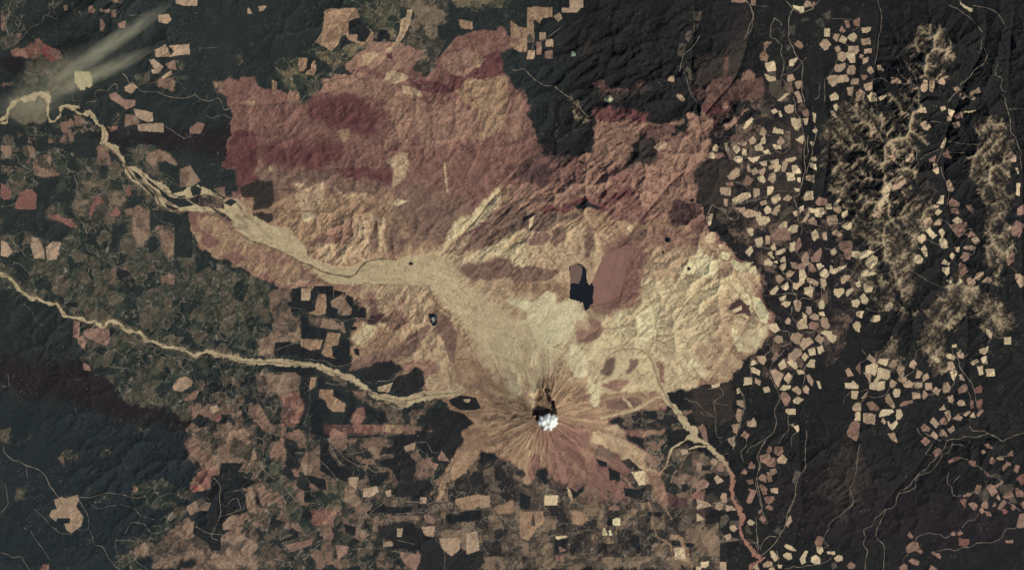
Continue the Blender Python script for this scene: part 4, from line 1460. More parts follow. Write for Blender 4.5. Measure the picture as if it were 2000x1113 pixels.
def vnoise(x, y, seed):
    r = np.random.RandomState(seed).rand(257, 257).astype(np.float32)
    xi = np.floor(x).astype(np.int32); yi = np.floor(y).astype(np.int32)
    fx = x - xi; fy = y - yi
    fx = fx * fx * (3 - 2 * fx); fy = fy * fy * (3 - 2 * fy)
    xi &= 255; yi &= 255
    a = r[yi, xi]; b = r[yi, xi + 1]; c = r[yi + 1, xi]; d = r[yi + 1, xi + 1]
    return (a + (b - a) * fx) + ((c + (d - c) * fx) - (a + (b - a) * fx)) * fy

def noise(scale, seed, octv=1, ang=0.0, stretch=1.0, X=None, Y=None):
    """value noise in 0..1, feature size in map pixels; stretched along ang"""
    if X is None: X, Y = PX, PY
    ca, sa = math.cos(ang), math.sin(ang)
    u = (X * ca + Y * sa) / (scale * stretch); v = (-X * sa + Y * ca) / scale
    s = 0; a = 1.0; t = 0
    for k in range(octv):
        s = s + a * vnoise(u * 2 ** k + 13.7 * k + 40, v * 2 ** k + 7.3 * k + 40, seed + 17 * k); t += a; a *= 0.55
    return s / t

def blur(m, r):
    """two box blurs, radius in cells"""
    r = int(round(r))
    if r < 1: return m
    for _ in range(2):
        for ax in (0, 1):
            pad = [(0, 0), (0, 0)]; pad[ax] = (r + 1, r)
            c = np.cumsum(np.pad(m, pad, mode='edge'), axis=ax, dtype=np.float64)
            n = m.shape[ax]
            m = ((c[2 * r + 1:2 * r + 1 + n] - c[:n]) if ax == 0 else (c[:, 2 * r + 1:2 * r + 1 + n] - c[:, :n])) / (2 * r + 1)
    return m.astype(np.float32)

def raster(pts, ix0, iy0, w, h):
    """even-odd fill of a polygon (map pixels) on the grid window"""
    t = np.zeros((h, w + 1), np.int8)
    x = (np.array([p[0] for p in pts]) - X0) / S - ix0; y = (np.array([p[1] for p in pts]) - Y0) / S - iy0
    for k in range(len(pts)):
        xa, ya, xb, yb = x[k - 1], y[k - 1], x[k], y[k]
        if ya == yb: continue
        if ya > yb: xa, ya, xb, yb = xb, yb, xa, ya
        r0, r1 = max(0, math.ceil(ya)), min(h - 1, math.ceil(yb) - 1)
        if r1 < r0: continue
        rr = np.arange(r0, r1 + 1)
        cc = np.ceil(xa + (rr - ya) * (xb - xa) / (yb - ya))
        cc = np.clip(cc, 0, w).astype(int)
        t[rr, cc] ^= 1
    return np.bitwise_xor.accumulate(t, axis=1)[:, :w].astype(bool)

# edge warp fields
WXa = (noise(14, 5, 3) - .5); WYa = (noise(14, 6, 3) - .5)
WXb = (noise(5, 7, 2) - .5); WYb = (noise(5, 8, 2) - .5)

def patch(pts, amp, fine):
    """boolean mask of a polygon with a naturally uneven edge -> (slice, mask)"""
    pad = int((amp + fine) / S) + 3
    xs = [p[0] for p in pts]; ys = [p[1] for p in pts]
    i0 = max(0, int((min(xs) - X0) / S) - pad); i1 = min(NX, int((max(xs) - X0) / S) + pad + 2)
    j0 = max(0, int((min(ys) - Y0) / S) - pad); j1 = min(NY, int((max(ys) - Y0) / S) + pad + 2)
    if i1 <= i0 or j1 <= j0: return None
    m = raster(pts, i0, j0, i1 - i0, j1 - j0)
    sl = (slice(j0, j1), slice(i0, i1))
    dx = (WXa[sl] * amp * 2 + WXb[sl] * fine * 2) / S; dy = (WYa[sl] * amp * 2 + WYb[sl] * fine * 2) / S
    jj, ii = np.mgrid[0:j1 - j0, 0:i1 - i0]
    qi = np.clip(np.rint(ii + dx), 0, i1 - i0 - 1).astype(int); qj = np.clip(np.rint(jj + dy), 0, j1 - j0 - 1).astype(int)
    return sl, m[qj, qi]

def parse(txt):
    ox = oy = 0; s = 1; out = []
    for ln in txt.strip().splitlines():
        ln = ln.strip()
        if not ln or ln[0] == '#': continue
        if ln[0] == '@':
            a = ln.split(); ox, oy, s = float(a[1]), float(a[2]), float(a[3]); continue
        if ':' in ln:
            head, body = ln.split(':'); head = head.split()
        else:
            a = ln.split(None, 1); head, body = [a[0]], a[1]
        pts = [tuple(map(float, q.split(','))) for q in body.split()]
        out.append((head, [(ox + p[0] / s, oy + p[1] / s) for p in pts]))
    return out

def densify(pts, step, jit, rnd):
    out = []
    for k in range(len(pts) - 1):
        (xa, ya), (xb, yb) = pts[k], pts[k + 1]
        L = math.hypot(xb - xa, yb - ya); n = max(1, int(L / step))
        for i in range(n):
            t = i / n
            q = jit * math.sin(math.pi * t)
            out.append((xa + (xb - xa) * t + rnd.uniform(-q, q), ya + (yb - ya) * t + rnd.uniform(-q, q)))
    out.append(pts[-1])
    # one smoothing pass keeps bends from looking ruled
    sm = [out[0]] + [((out[i - 1][0] + 2 * out[i][0] + out[i + 1][0]) / 4, (out[i - 1][1] + 2 * out[i][1] + out[i + 1][1]) / 4) for i in range(1, len(out) - 1)] + [out[-1]]
    return sm

def stamp(mask, pts, width, rnd, vary=0.5):
    """draw a polyline of given width into mask (float, max)"""
    d = densify(pts, 1.0, 0, rnd)
    r = width / 2
    for k, (x, y) in enumerate(d):
        rr = r * (1 + vary * math.sin(k * .21 + x * .05) * math.sin(k * .083 + 1))
        R = rr / S + 1
        ci, cj = (x - X0) / S, (y - Y0) / S
        i0, i1 = max(0, int(ci - R)), min(NX, int(ci + R) + 2); j0, j1 = max(0, int(cj - R)), min(NY, int(cj + R) + 2)
        if i1 <= i0 or j1 <= j0: continue
        jj, ii = np.ogrid[j0:j1, i0:i1]
        v = np.clip(rr / S + .5 - np.sqrt((ii - ci) ** 2 + (jj - cj) ** 2), 0, 1)
        np.maximum(mask[j0:j1, i0:i1], v, out=mask[j0:j1, i0:i1])

ZN = parse(ZONES); CL = parse(CLEAR); LN = parse(LINES)
rnd = random.Random(4)

# ------------------------------------------------------------------ land forms: stream-power erosion
def resample(a, shape):
    ny, nx = a.shape; y = np.linspace(0, ny - 1, shape[0]); x = np.linspace(0, nx - 1, shape[1])
    j = np.minimum(y.astype(int), ny - 2); i = np.minimum(x.astype(int), nx - 2)
    fy = (y - j)[:, None]; fx = (x - i)[None, :]
    A = a[j][:, i]; B = a[j][:, i + 1]; Cc = a[j + 1][:, i]; D = a[j + 1][:, i + 1]
    return (A * (1 - fx) + B * fx) * (1 - fy) + (Cc * (1 - fx) + D * fx) * fy

def receivers(z):
    ny, nx = z.shape; rg = np.random.RandomState(nx)
    best = np.zeros_like(z); idx = np.arange(ny * nx).reshape(ny, nx); rec = idx.copy()
    zp = np.pad(z, 1, mode='constant', constant_values=1e9)
    for dj in (-1, 0, 1):
        for di in (-1, 0, 1):
            if dj == 0 and di == 0: continue
            s = (z - zp[1 + dj:1 + dj + ny, 1 + di:1 + di + nx]) / math.hypot(dj, di) * (.45 + .9 * rg.rand(ny, nx))
            m = s > best
            best[m] = s[m]; rec[m] = (idx + dj * nx + di)[m]
    return rec.ravel()

def order(rec):
    n = rec.size; me = np.arange(n)
    d = (rec != me).astype(np.int32); p = rec.copy()
    while True:
        q = p[p]; d2 = d + d[p]
        if np.array_equal(q, p): break
        d, p = d2, q
    o = np.argsort(d, kind='stable'); lv = np.searchsorted(d[o], np.arange(d.max() + 2))
    return o, lv

def accumulate(rec, o, lv, cell):
    A = np.full(rec.size, cell, np.float64)
    for l in range(len(lv) - 2, 0, -1):
        i = o[lv[l]:lv[l + 1]]
        A += 0 if False else 0
        np.add.at(A, rec[i], A[i])
    return A

def erode(z, up, fixed, zfix, n, dt, K, m, dx, talus):
    kv = resample(.35 + 1.3 * noise(22, 47, 3).astype(np.float64), z.shape)
    for it in range(n):
        z = z + up * dt
        z = np.where(fixed, zfix, z)
        rec = receivers(z)
        fx = fixed.ravel(); rec = np.where(fx, np.arange(rec.size), rec)
        o, lv = order(rec)
        A = accumulate(rec, o, lv, dx * dx)
        F = kv.ravel() * K * dt * A ** m / dx
        zr = z.ravel().copy()
        for l in range(1, len(lv) - 1):
            i = o[lv[l]:lv[l + 1]]
            zr[i] = (zr[i] + F[i] * zr[rec[i]]) / (1 + F[i])
        z = zr.reshape(z.shape)
        # hillslope creep
        zp = np.pad(z, 1, mode='edge')
        lap = zp[:-2, 1:-1] + zp[2:, 1:-1] + zp[1:-1, :-2] + zp[1:-1, 2:] - 4 * z
        z = np.where(fixed, z, z + talus * lap)
    return z, A.reshape(z.shape)

# uplift: how high the ranges stand (map pixel centre, radius, strength)
RANGES = [(250, 80, 200, .5), (120, 620, 220, .45), (300, 950, 260, .5), (640, 60, 140, .35), (700, 290, 240, .5), (900, 200, 180, .5), (520, 250, 120, .35),
          (650, 470, 120, .6), (1000, 430, 150, .6), (1170, 380, 180, .75), (1150, 150, 220, .6), (1330, 120, 200, .6), (1300, 330, 140, .55), (1420, 230, 90, .6),
          (800, 640, 110, .6), (1250, 640, 130, .4), (1400, 600, 130, .4), (1380, 500, 120, .5), (1680, 330, 130, 1.3), (1760, 250, 140, 1.4), (1740, 450, 140, 1.3),
          (1820, 120, 140, 1.4), (1950, 330, 130, 1.4), (1950, 500, 110, 1.2), (1820, 620, 160, 1.2), (1960, 120, 150, 1.0), (1900, 900, 200, .8), (1650, 950, 170, .9),
          (1500, 850, 110, .4), (1480, 350, 110, .5), (1550, 560, 100, .4), (450, 650, 160, .4), (480, 900, 180, .5), (800, 950, 180, .45), (1250, 1010, 200, .35), (1100, 1050, 160, .3)]
fixed_full = np.zeros((NY, NX), np.float32)
river_m = {}
chan = np.zeros((NY, NX), np.float32)
for hd, pts in LN:
    if hd[0] == 'P' and hd[1] != 'bar':
        m = river_m.setdefault(hd[1], np.zeros((NY, NX), np.float32)); q = patch(pts, 4.5, 2.2)
        if q: m[q[0]] = np.maximum(m[q[0]], q[1])
    elif hd[0] == 'P':
        m = river_m.setdefault('bar', np.zeros((NY, NX), np.float32)); q = patch(pts, 1, .5)
        if q: m[q[0]] = np.maximum(m[q[0]], q[1])
    elif hd[0] == 'L' and hd[1] != 'road':
        stamp(river_m.setdefault(hd[1], np.zeros((NY, NX), np.float32)), pts, float(hd[2]), rnd)
    elif hd[0] == 'C':
        stamp(chan, densify(pts, 9, 2.2, rnd), float(hd[1]) * .75, rnd)
for k, m in river_m.items(): fixed_full = np.maximum(fixed_full, m)
VAL = [[(1575, -80), (1545, 150), (1570, 300), (1560, 420), (1500, 560), (1400, 720), (1340, 800)], [(1350, -80), (1370, 60), (1330, 160), (1370, 260)],
       [(1465, -80), (1475, 60), (1455, 150), (1380, 220)], [(1840, 1200), (1700, 1000), (1830, 870), (1900, 700), (1890, 600)], [(2100, 830), (1950, 860), (1840, 860)],
       [(1480, 1200), (1580, 1000), (1560, 850), (1540, 700), (1560, 560)], [(1990, -80), (1970, 200), (2000, 330), (1995, 560), (2010, 700)],
       [(1900, -80), (1940, 100), (1880, 150), (1840, 260), (1850, 400), (1870, 520)], [(1720, -80), (1715, 80), (1700, 200)], [(1600, -80), (1610, 150), (1625, 300), (1600, 420)],
       [(0, 1010), (60, 920), (120, 960), (230, 1060), (330, 1200)], [(240, 1200), (250, 1050), (180, 1000)], [(700, 1200), (720, 1060), (900, 980), (980, 960)], [(470, 1200), (560, 1060), (640, 1020)],
       [(790, -80), (790, 60), (760, 120), (700, 170), (600, 190), (510, 210), (430, 210), (330, 190), (260, 170)], [(-80, 370), (60, 390), (150, 380), (165, 440), (170, 520)],
       [(1010, 140), (1090, 170), (1150, 230)], [(980, 370), (930, 430), (870, 490)], [(1150, 560), (1250, 430), (1330, 340)], [(1280, 680), (1290, 590), (1250, 560)], [(1400, 690), (1370, 620), (1310, 570)],
       [(1180, 680), (1240, 690), (1210, 640)], [(20, 1200), (40, 1060), (110, 1000)], [(850, 1200), (880, 1060), (1000, 1080), (1100, 1080)], [(500, 720), (480, 600), (450, 560)], [(590, 1000), (600, 860), (610, 740)]]
for v in VAL: stamp(fixed_full, densify(densify(v, 60, 9, rnd), 14, 4, rnd), 3.0, rnd)
LAKEP = [(1111, 520), (1125, 514), (1135, 516), (1144, 524), (1146, 552), (1152, 557), (1157, 548), (1180, 498), (1225, 475), (1236, 490), (1222, 528), (1218, 556), (1212, 580), (1180, 592), (1150, 602), (1142, 606), (1138, 590), (1112, 583), (1114, 550)]
q = patch(LAKEP, 1, .5); lake_full = np.zeros((NY, NX), bool); lake_full[q[0]] = q[1]
base_full = (9 * np.exp(-np.hypot(PX - 1060, PY - 790) / 420) + 2.5 * np.clip((PX - 1200) / 900, 0, 1)).astype(np.float32)
upl = np.full((NY, NX), .12, np.float32)
for (x, y, r, s) in RANGES: s = s * (.72 if x > 1560 else 1.0); upl += s * np.exp(-(((PX - x) ** 2 + (PY - y) ** 2) / (r * r * .55)))
upl *= (.75 + .5 * noise(90, 31, 2))
rv = np.hypot(PX - 1062, PY - 812)
upl *= 1 - np.exp(-(rv / 175) ** 6) * .85
fb = blur(fixed_full, 3)

def grid_at(step):
    return (int((Y1 - Y0) / step) + 1, int((X1 - X0) / step) + 1)
g1 = grid_at(6.0); g2 = grid_at(2.6); g3 = grid_at(1.6)
def rs(a, g): return resample(a.astype(np.float64), g)
zz = rs(base_full + upl * 4 + 5 * noise(40, 41, 4), g1)
RELIEF = .31
K0, M0 = 0.42, 0.42
zz, _ = erode(zz, rs(upl, g1), rs(fixed_full, g1) > .25, rs(base_full, g1), 45, 1.0, K0, M0, 6 * U, .045)
zz = resample(zz, g2) + .35 * resample(noise(9, 43, 2), g2)
zz, _ = erode(zz, rs(upl, g2), rs(fixed_full, g2) > .4, rs(base_full, g2), 8, .8, K0, M0, 2.6 * U, .022)
zz = resample(zz, g3) + .18 * resample(noise(5, 48, 2), g3)
zz, ACC = erode(zz, rs(upl, g3), rs(fixed_full, g3) > .4, rs(base_full, g3), 3, .8, K0, M0, 1.6 * U, .015)
Z = resample(zz, (NY, NX)).astype(np.float32)
Z = base_full + (Z - base_full) * RELIEF * (1 - .3 * np.exp(-((PX - 740) / 330) ** 4 - ((PY - 220) / 170) ** 4) + .12 * np.exp(-((PX - 1800) / 190) ** 4 - ((PY - 350) / 330) ** 4))
ACC = resample(np.log(ACC), (NY, NX)).astype(np.float32)
print('terrain', Z.min(), Z.max(), np.percentile(Z, [5, 50, 95]), 'acc', np.percentile(ACC, [50, 80, 95, 99]))
# long ridges combed by the lateral blast, and the spurs north of the debris valley
def rdg(n): return 1 - np.abs(2 * n - 1)
def gz(x, y, a, b): return np.exp(-((PX - x) / a) ** 4 - ((PY - y) / b) ** 4)
Z += (rdg(noise(20, 301, 3, ang=-.72, stretch=3.2)) - .5) * 2.6 * (gz(1120, 375, 170, 75) + .8 * gz(960, 460, 120, 60))
Z += (rdg(noise(26, 303, 2, ang=1.42, stretch=2.6)) - .5) * 3.0 * (gz(720, 455, 120, 48) + .6 * gz(640, 330, 150, 60))
Z += (rdg(noise(30, 305, 3, ang=-.5, stretch=2.4)) - .5) * 2.4 * (gz(1200, 120, 200, 90) + .8 * gz(1400, 180, 90, 90)) + (rdg(noise(34, 307, 3, ang=1.9, stretch=2)) - .5) * 2.0 * gz(880, 250, 150, 110)
Z += (noise(4, 45, 2) - .5) * .22 * np.clip(upl * 2, .3, 1.5)
ZF = base_full
Z = Z * (1 - fb * (fixed_full > .2)) + ZF * fb * (fixed_full > .2)

# the volcano: an outer cone with radial gullies, a bowl open to the north, a lava dome
CX, CY = 1061.0, 812.0
dx_, dy_ = PX - CX, PY - CY
th = np.arctan2(dy_, dx_); r_ = np.hypot(dx_, dy_) + 1e-3
def pnoise(x, y, per, seed):
    r = np.random.RandomState(seed).rand(257, 1024).astype(np.float32)
    xi = np.floor(x).astype(np.int32); yi = np.floor(y).astype(np.int32) & 255
    fx = x - xi; fy = y - np.floor(y); fx = fx * fx * (3 - 2 * fx); fy = fy * fy * (3 - 2 * fy)
    xa = xi % per; xb = (xi + 1) % per
    return (r[yi, xa] * (1 - fx) + r[yi, xb] * fx) * (1 - fy) + (r[yi + 1, xa] * (1 - fx) + r[yi + 1, xb] * fx) * fy
def polar(n, seed, rs_=60.0, octv=3):
    s = 0; a = 1; t = 0
    for k in range(octv):
        f = n * 2 ** k
        u = (th / (2 * math.pi) + .5) * f + ((noise(26, seed + 3, 2) - .5) * 2.6 + (noise(9, seed + 5, 2) - .5) * .9) * (1 if k == 0 else 1.6)
        m1 = pnoise(u, r_ / rs_ + 20, f, seed + k); s = s + a * m1; t += a; a *= .6
    return s / t
rad = polar(34, 61, 50.0, 4); rad2 = polar(88, 71, 28.0, 2)
cone = 17.5 * np.exp(-(r_ / 92.0) ** 1.15)
cone *= 1 + .0 * th
gul = (rad - .5) * np.clip(r_ / 40, 0, 1) * np.exp(-(r_ / 170) ** 3) * 1.6 + (rad2 - .5) * np.clip(r_ / 60, 0, 1) * np.exp(-(r_ / 190) ** 3) * .9
cmask = np.exp(-(r_ / 185.0) ** 5)
Z = Z + cone + gul * cmask
# crater bowl and breach (towards the top of the map)
bx, by = PX - 1061, PY - 801
br = np.sqrt((bx / 27.0) ** 2 + (np.where(by < 0, by / 40.0, by / 20.0)) ** 2) + (noise(14, 81, 3) - .5) * .75
br = np.maximum(br, 0); bowl = np.clip(1 - br ** 2.2, 0, 1)
floor_z = 17.2 + np.clip(-(PY - 800), -30, 60) * -.055
Z = np.where(br < 1, Z * (1 - bowl ** .45) + np.minimum(Z, floor_z) * bowl ** .45, Z)
dome_r = np.hypot(PX - 1065, PY - 806) + (noise(5, 83, 2) - .5) * 4
Z += np.where(dome_r < 9, 2.4 * np.sqrt(np.clip(1 - (dome_r / 9) ** 2, 0, 1)), 0)
br_ch = np.exp(-((PX - (1045 - (785 - PY) * .05)) / (10 + np.clip(790 - PY, 0, 90) * .16)) ** 2) * np.clip((800 - PY) / 20, 0, 1) * np.clip((PY - 690) / 60, 0, 1)
Z -= br_ch * 2.2
LAKEZ = float(np.median(Z[lake_full])) - .3
lk = np.clip(blur(lake_full.astype(np.float32), 12) * 1.8, 0, 1)
Z = Z * (1 - lk) + LAKEZ * lk
Z[lake_full] = LAKEZ
Zs = blur(Z, 6); Zb = blur(Z, 16)
ridge = Z - Zs; ridgeB = Z - Zb
gyz, gxz = np.gradient(Z, S * U)
slope = np.hypot(gxz, gyz)
# ------------------------------------------------------------------ ground cover (surface colours, with some shade and haze painted in)
LIT = np.array([.86, .87, .90])            # how bright a flat white ground renders
def lin(c):
    c = (np.array(c, np.float64) * .95 + np.array([5, 5.5, 5.5])) / 255.0      # palette trim: lifted, greyer tones stand in for thin haze
    return np.where(c <= .04045, c / 12.92, ((c + .055) / 1.055) ** 2.4)
N6 = noise(6, 101, 3); N3 = noise(2.6, 103, 2); N25 = noise(26, 105, 3); N12 = noise(12, 107, 3)
ST1 = noise(3.2, 109, 3, ang=2.2, stretch=5); ST2 = noise(5, 111, 3, ang=1.25, stretch=4)
def cells(size, seed, warp):
    x = (PX + (noise(size * .8, seed, 2) - .5) * warp) / size; y = (PY + (noise(size * .8, seed + 1, 2) - .5) * warp) / size
    r = np.random.RandomState(seed).rand(256, 256).astype(np.float32)
    xi = np.floor(x + .5 * (np.floor(y) % 2)).astype(int) & 255; yi = np.floor(y).astype(int) & 255
    return r[yi, xi]
def voronoi(size, seed, warp):
    x = (PX + (noise(size * .7, seed, 3) - .5) * warp) / size; y = (PY + (noise(size * .7, seed + 1, 3) - .5) * warp) / size
    R = np.random.RandomState(seed); jx, jy, rv_ = (R.rand(256, 256).astype(np.float32) for _ in range(3))
    xi = np.floor(x).astype(np.int32); yi = np.floor(y).astype(np.int32)
    f1 = np.full(x.shape, 9., np.float32); f2 = f1.copy(); val = np.zeros_like(f1)
    for a in (-1, 0, 1):
        for b in (-1, 0, 1):
            ci = (xi + a) & 255; cj = (yi + b) & 255
            d = np.hypot(xi + a + jx[cj, ci] - x, yi + b + jy[cj, ci] - y)
            n = d < f1
            f2 = np.where(n, f1, np.minimum(f2, d)); val = np.where(n, rv_[cj, ci], val); f1 = np.where(n, d, f1)
    return val, (f2 - f1) * size
VA, EA = voronoi(24, 121, 26); VB, EB = voronoi(11, 125, 14); VC, EC = voronoi(38, 129, 60)
SQ = cells(26.5, 127, 3)
MOS = .60 * VA + .24 * VB + .16 * N6
MSQ = .45 * SQ + .3 * VA + .25 * VB
NETR = np.maximum(np.clip(1.15 - np.abs(EA) * .95, 0, 1) * (noise(40, 137, 2) > .42), np.clip(1.15 - EC * .95, 0, 1)) * (.45 + .9 * N6) * np.clip((noise(18, 139, 2) - .34) * 8, 0, 1)
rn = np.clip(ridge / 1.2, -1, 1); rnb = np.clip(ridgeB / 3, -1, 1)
# contour-following haul roads in the managed lands
hh = Z * .8 + noise(30, 131, 2) * 5
gh = np.hypot(*np.gradient(hh, S)) + 1e-3
cont = np.clip(.75 - np.abs(((hh / 2.2) % 1) - .5) * 2.2 / gh / .9, 0, 1) * (noise(35, 133, 2) > .5) * (noise(11, 135, 1) > .35)
vw = np.clip(1.25 - r_ / 200, 0, 1) ** .5 * (r_ < 240)
radt = np.clip((rad * .55 + rad2 * .45 - .5) * 2.2 + .5, 0, 1)

#        colour A (low)      colour B (high)     mode   drainage
CLS = {
 'DF': ((22, 23, 25), (38, 37, 36), 'f', 0), 'WF': ((33, 39, 39), (45, 49, 47), 'f', 0), 'K': ((26, 29, 32), (36, 37, 38), 'f', 0),
 'WD': ((29, 31, 34), (44, 42, 41), 'f', 0), 'MA': ((32, 29, 32), (39, 34, 36), 'f', 0), 'TE': ((30, 36, 39), (38, 43, 46), 'f', 0),
 'KW': ((31, 30, 31), (44, 40, 38), 'f', 0), 'OB': ((42, 38, 36), (60, 52, 47), 'f', .1), 'OG': 'm', 'EB': 'm', 'BW': ((22, 26, 28), (28, 32, 34), 'f', 0),
 'GM': 'm', 'GO': 'm', 'BG': 'm', 'BM': 'm', 'TM': 'm', 'GR': 'm', 'GD': 'm', 'RC': 'm',
 'BH': ((86, 80, 68), (112, 102, 82), 'b', .1),  # brown ground with the smoke haze put into its colour
 'RR': ((128, 72, 68), (156, 88, 80), 'b', .1), 'OR': ((66, 50, 48), (112, 82, 72), 'b', .2),
 'R1': ((78, 49, 51), (110, 70, 66), 'b', .35), 'R2': ((98, 69, 64), (142, 105, 91), 'b', .4), 'R3': ((117, 88, 77), (163, 127, 105), 'b', .5),
 'R4': ((94, 74, 66), (138, 109, 92), 'b', .5), 'KR': ((58, 44, 45), (92, 68, 64), 'b', .2), 'KG': ((82, 67, 61), (128, 104, 88), 'b', .4),
 'T1': ((116, 90, 75), (176, 144, 112), 'b', .6), 'T2': ((138, 113, 91), (198, 170, 134), 'b', .7), 'T3': ((160, 138, 108), (214, 194, 152), 'b', .8), 'T4': ((184, 167, 130), (222, 208, 166), 'b', .4),
 'VS': ((98, 68, 62), (150, 114, 97), 'b', .5), 'PV': ((164, 145, 112), (194, 174, 137), 's', .25), 'BL': ((100, 68, 64), (106, 74, 68), 's', 0),
 'PO': ((110, 128, 110), (118, 134, 114), 's', 0), 'PP': ((150, 146, 112), (160, 154, 120), 's', 0),
}
PAL = {
 'GM': [(.32, (37, 44, 41)), (.56, (51, 55, 48)), (.84, (62, 64, 54)), (1, (82, 74, 62))],
 'GO': [(.25, (42, 48, 43)), (.55, (60, 61, 50)), (.85, (76, 73, 58)), (1, (108, 96, 74))],
 'BG': [(.2, (56, 55, 49)), (.5, (72, 67, 58)), (.8, (92, 82, 68)), (1, (116, 100, 82))],
 'BM': [(.28, (38, 41, 40)), (.54, (62, 60, 52)), (.78, (90, 76, 65)), (1, (122, 96, 81))],
 'TM': [(.15, (72, 64, 56)), (.45, (102, 83, 70)), (.75, (120, 96, 80)), (1, (138, 114, 94))],
 'GR': [(.24, (44, 42, 41)), (.5, (66, 58, 52)), (.78, (84, 72, 62)), (1, (118, 99, 80))],
 'GD': [(.4, (40, 38, 38)), (.7, (56, 50, 47)), (.9, (76, 66, 58)), (1, (104, 88, 72))],
 'RC': [(.25, (84, 62, 57)), (.6, (114, 80, 70)), (.85, (130, 90, 78)), (1, (150, 112, 94))],
 'EB': [(.52, (33, 30, 32)), (.74, (46, 40, 38)), (.92, (66, 55, 49)), (1, (98, 80, 68))],
 'OG': [(.4, (42, 42, 41)), (.75, (58, 56, 50)), (1, (82, 76, 66))],
}
DRM = {'OG': 0, 'EB': 0, 'GM': .1, 'GO': .1, 'BG': .2, 'BM': .2, 'TM': .25, 'GR': .25, 'GD': .2, 'RC': .2}
for k_ in PAL: CLS[k_] = (None, None, 'm', DRM[k_])
FOREST = {'DF', 'WF', 'K', 'WD', 'MA', 'TE', 'KW', 'OB', 'OG', 'EB', 'BW'}
YOUNG = {'GM', 'GO', 'BG'}
def tone(code, sl):
    a, b, mode, dr = CLS[code]
    if mode == 'm':
        src = MSQ if code == 'GR' else MOS
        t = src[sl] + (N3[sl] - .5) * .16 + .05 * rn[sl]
        t = np.clip((t - .5) * 1.9 + .5, 0, .999)
        out = np.zeros(t.shape + (3,)); lo = -1
        P = PAL[code]
        for k, (hi, cc) in enumerate(P):
            m = (t >= lo) & (t < hi); out[m] = lin(cc); lo = hi
        out *= (.80 + .40 * (.5 * N6[sl] + .5 * N3[sl]))[..., None]
        k = (NETR[sl] * (.25 if code in ('OG', 'EB') else .75))[..., None]
        return out * (1 - k) + lin((140, 127, 110)) * k
    if mode == 'f': t = .28 * N6[sl] + .28 * N25[sl] + .3 * N3[sl] + .14 * VA[sl]; t = (t - .5) * 2.0 + .5
    elif mode == 's': t = .5 * N6[sl] + .5 * N3[sl]; t = (t - .5) * 1.5 + .5
    else:
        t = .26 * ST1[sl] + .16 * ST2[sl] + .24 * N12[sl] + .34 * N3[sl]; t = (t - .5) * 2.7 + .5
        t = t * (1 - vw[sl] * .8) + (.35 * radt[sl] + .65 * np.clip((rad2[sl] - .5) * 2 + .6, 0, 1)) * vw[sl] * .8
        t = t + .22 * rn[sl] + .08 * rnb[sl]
    t = np.clip(t, 0, 1)[..., None]
    return lin(a) * (1 - t) + lin(b) * t

COL = np.zeros((NY, NX, 3), np.float64)
mx = np.clip((PX + (N25 - .5) * 120 - 980) / 160, 0, 1)[..., None]
full = (slice(0, NY), slice(0, NX))
COL[:] = tone('WF', full) * (1 - mx) + tone('DF', full) * mx
codes = list(CLS); CI = {c: i for i, c in enumerate(codes)}
CLID = np.where(mx[..., 0] > .5, CI['DF'], CI['WF']).astype(np.int16)
DR = np.zeros((NY, NX), np.float32)

def paint(code, pts, feather, fine=1.2, spec=None, amp=None):
    q = patch(pts, (feather * 1.5 + .2 if feather > 2.5 else .5) if amp is None else amp, fine * (1 if feather > 2.5 else .6))
    if q is None: return
    sl, m = q
    pad = int(feather / S * 2) + 2
    j0, j1, i0, i1 = max(0, sl[0].start - pad), min(NY, sl[0].stop + pad), max(0, sl[1].start - pad), min(NX, sl[1].stop + pad)
    mm = np.zeros((j1 - j0, i1 - i0), np.float32)
    mm[sl[0].start - j0:sl[0].stop - j0, sl[1].start - i0:sl[1].stop - i0] = m
    mm = blur(mm, feather / S * .5 if feather > 2.5 else 0)
    sl = (slice(j0, j1), slice(i0, i1))
    if feather > 3:   # ragged transition instead of a smooth ramp
        mm = np.clip((mm + ((N3[sl] * .25 + N6[sl] * .3 + N12[sl] * .45 - .5) * 2.4 + rnb[sl] * .35 + (ST1[sl] - .5) * .5) * (1 - (2 * mm - 1) ** 2) - .5) * (1.2 + 5.0 / feather) + .5, 0, 1)
    m3 = mm[..., None]
    if code == 'RK':   # bare rock and meadow on the crests: follows crest lines, broken up
        v = .58 + rnb[sl] * .45 + rn[sl] * .15 + (ST2[sl] - .5) * .25 + (N3[sl] - .5) * .25 + (N25[sl] - .5) * .7
        v = v - .5 * np.clip((ACC[sl] - .3) / 2.4, 0, 1)
        cr = np.clip((v - .2) * 1.4 + (mm - .85) * .8, 0, 1) * .9
        m3 = np.clip(mm * 1.2, 0, 1)[..., None] * cr[..., None]
        t = np.clip(v * 1.0 - .02 + (N3[sl] - .5) * .5 + (ST2[sl] - .5) * .3, 0, 1)[..., None] ** 1.2
        col = (lin((54, 47, 43)) * (1 - t) + lin((108, 90, 75)) * t) * (1 - t) + lin((164, 145, 115)) * t * t
        under = COL[sl]
        COL[sl] = under * (1 - m3) + col * m3
        return
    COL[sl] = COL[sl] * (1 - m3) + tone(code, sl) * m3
    DR[sl] = DR[sl] * (1 - mm) + CLS[code][3] * mm
    CLID[sl] = np.where(mm > .5, CI[code], CLID[sl])

for hd, pts in ZN: paint(hd[0], pts, float(hd[1]))  # zones on the spurs put lit and shaded slopes into the colour
for hd, pts in LN:
    if hd[0] == 'I': pass
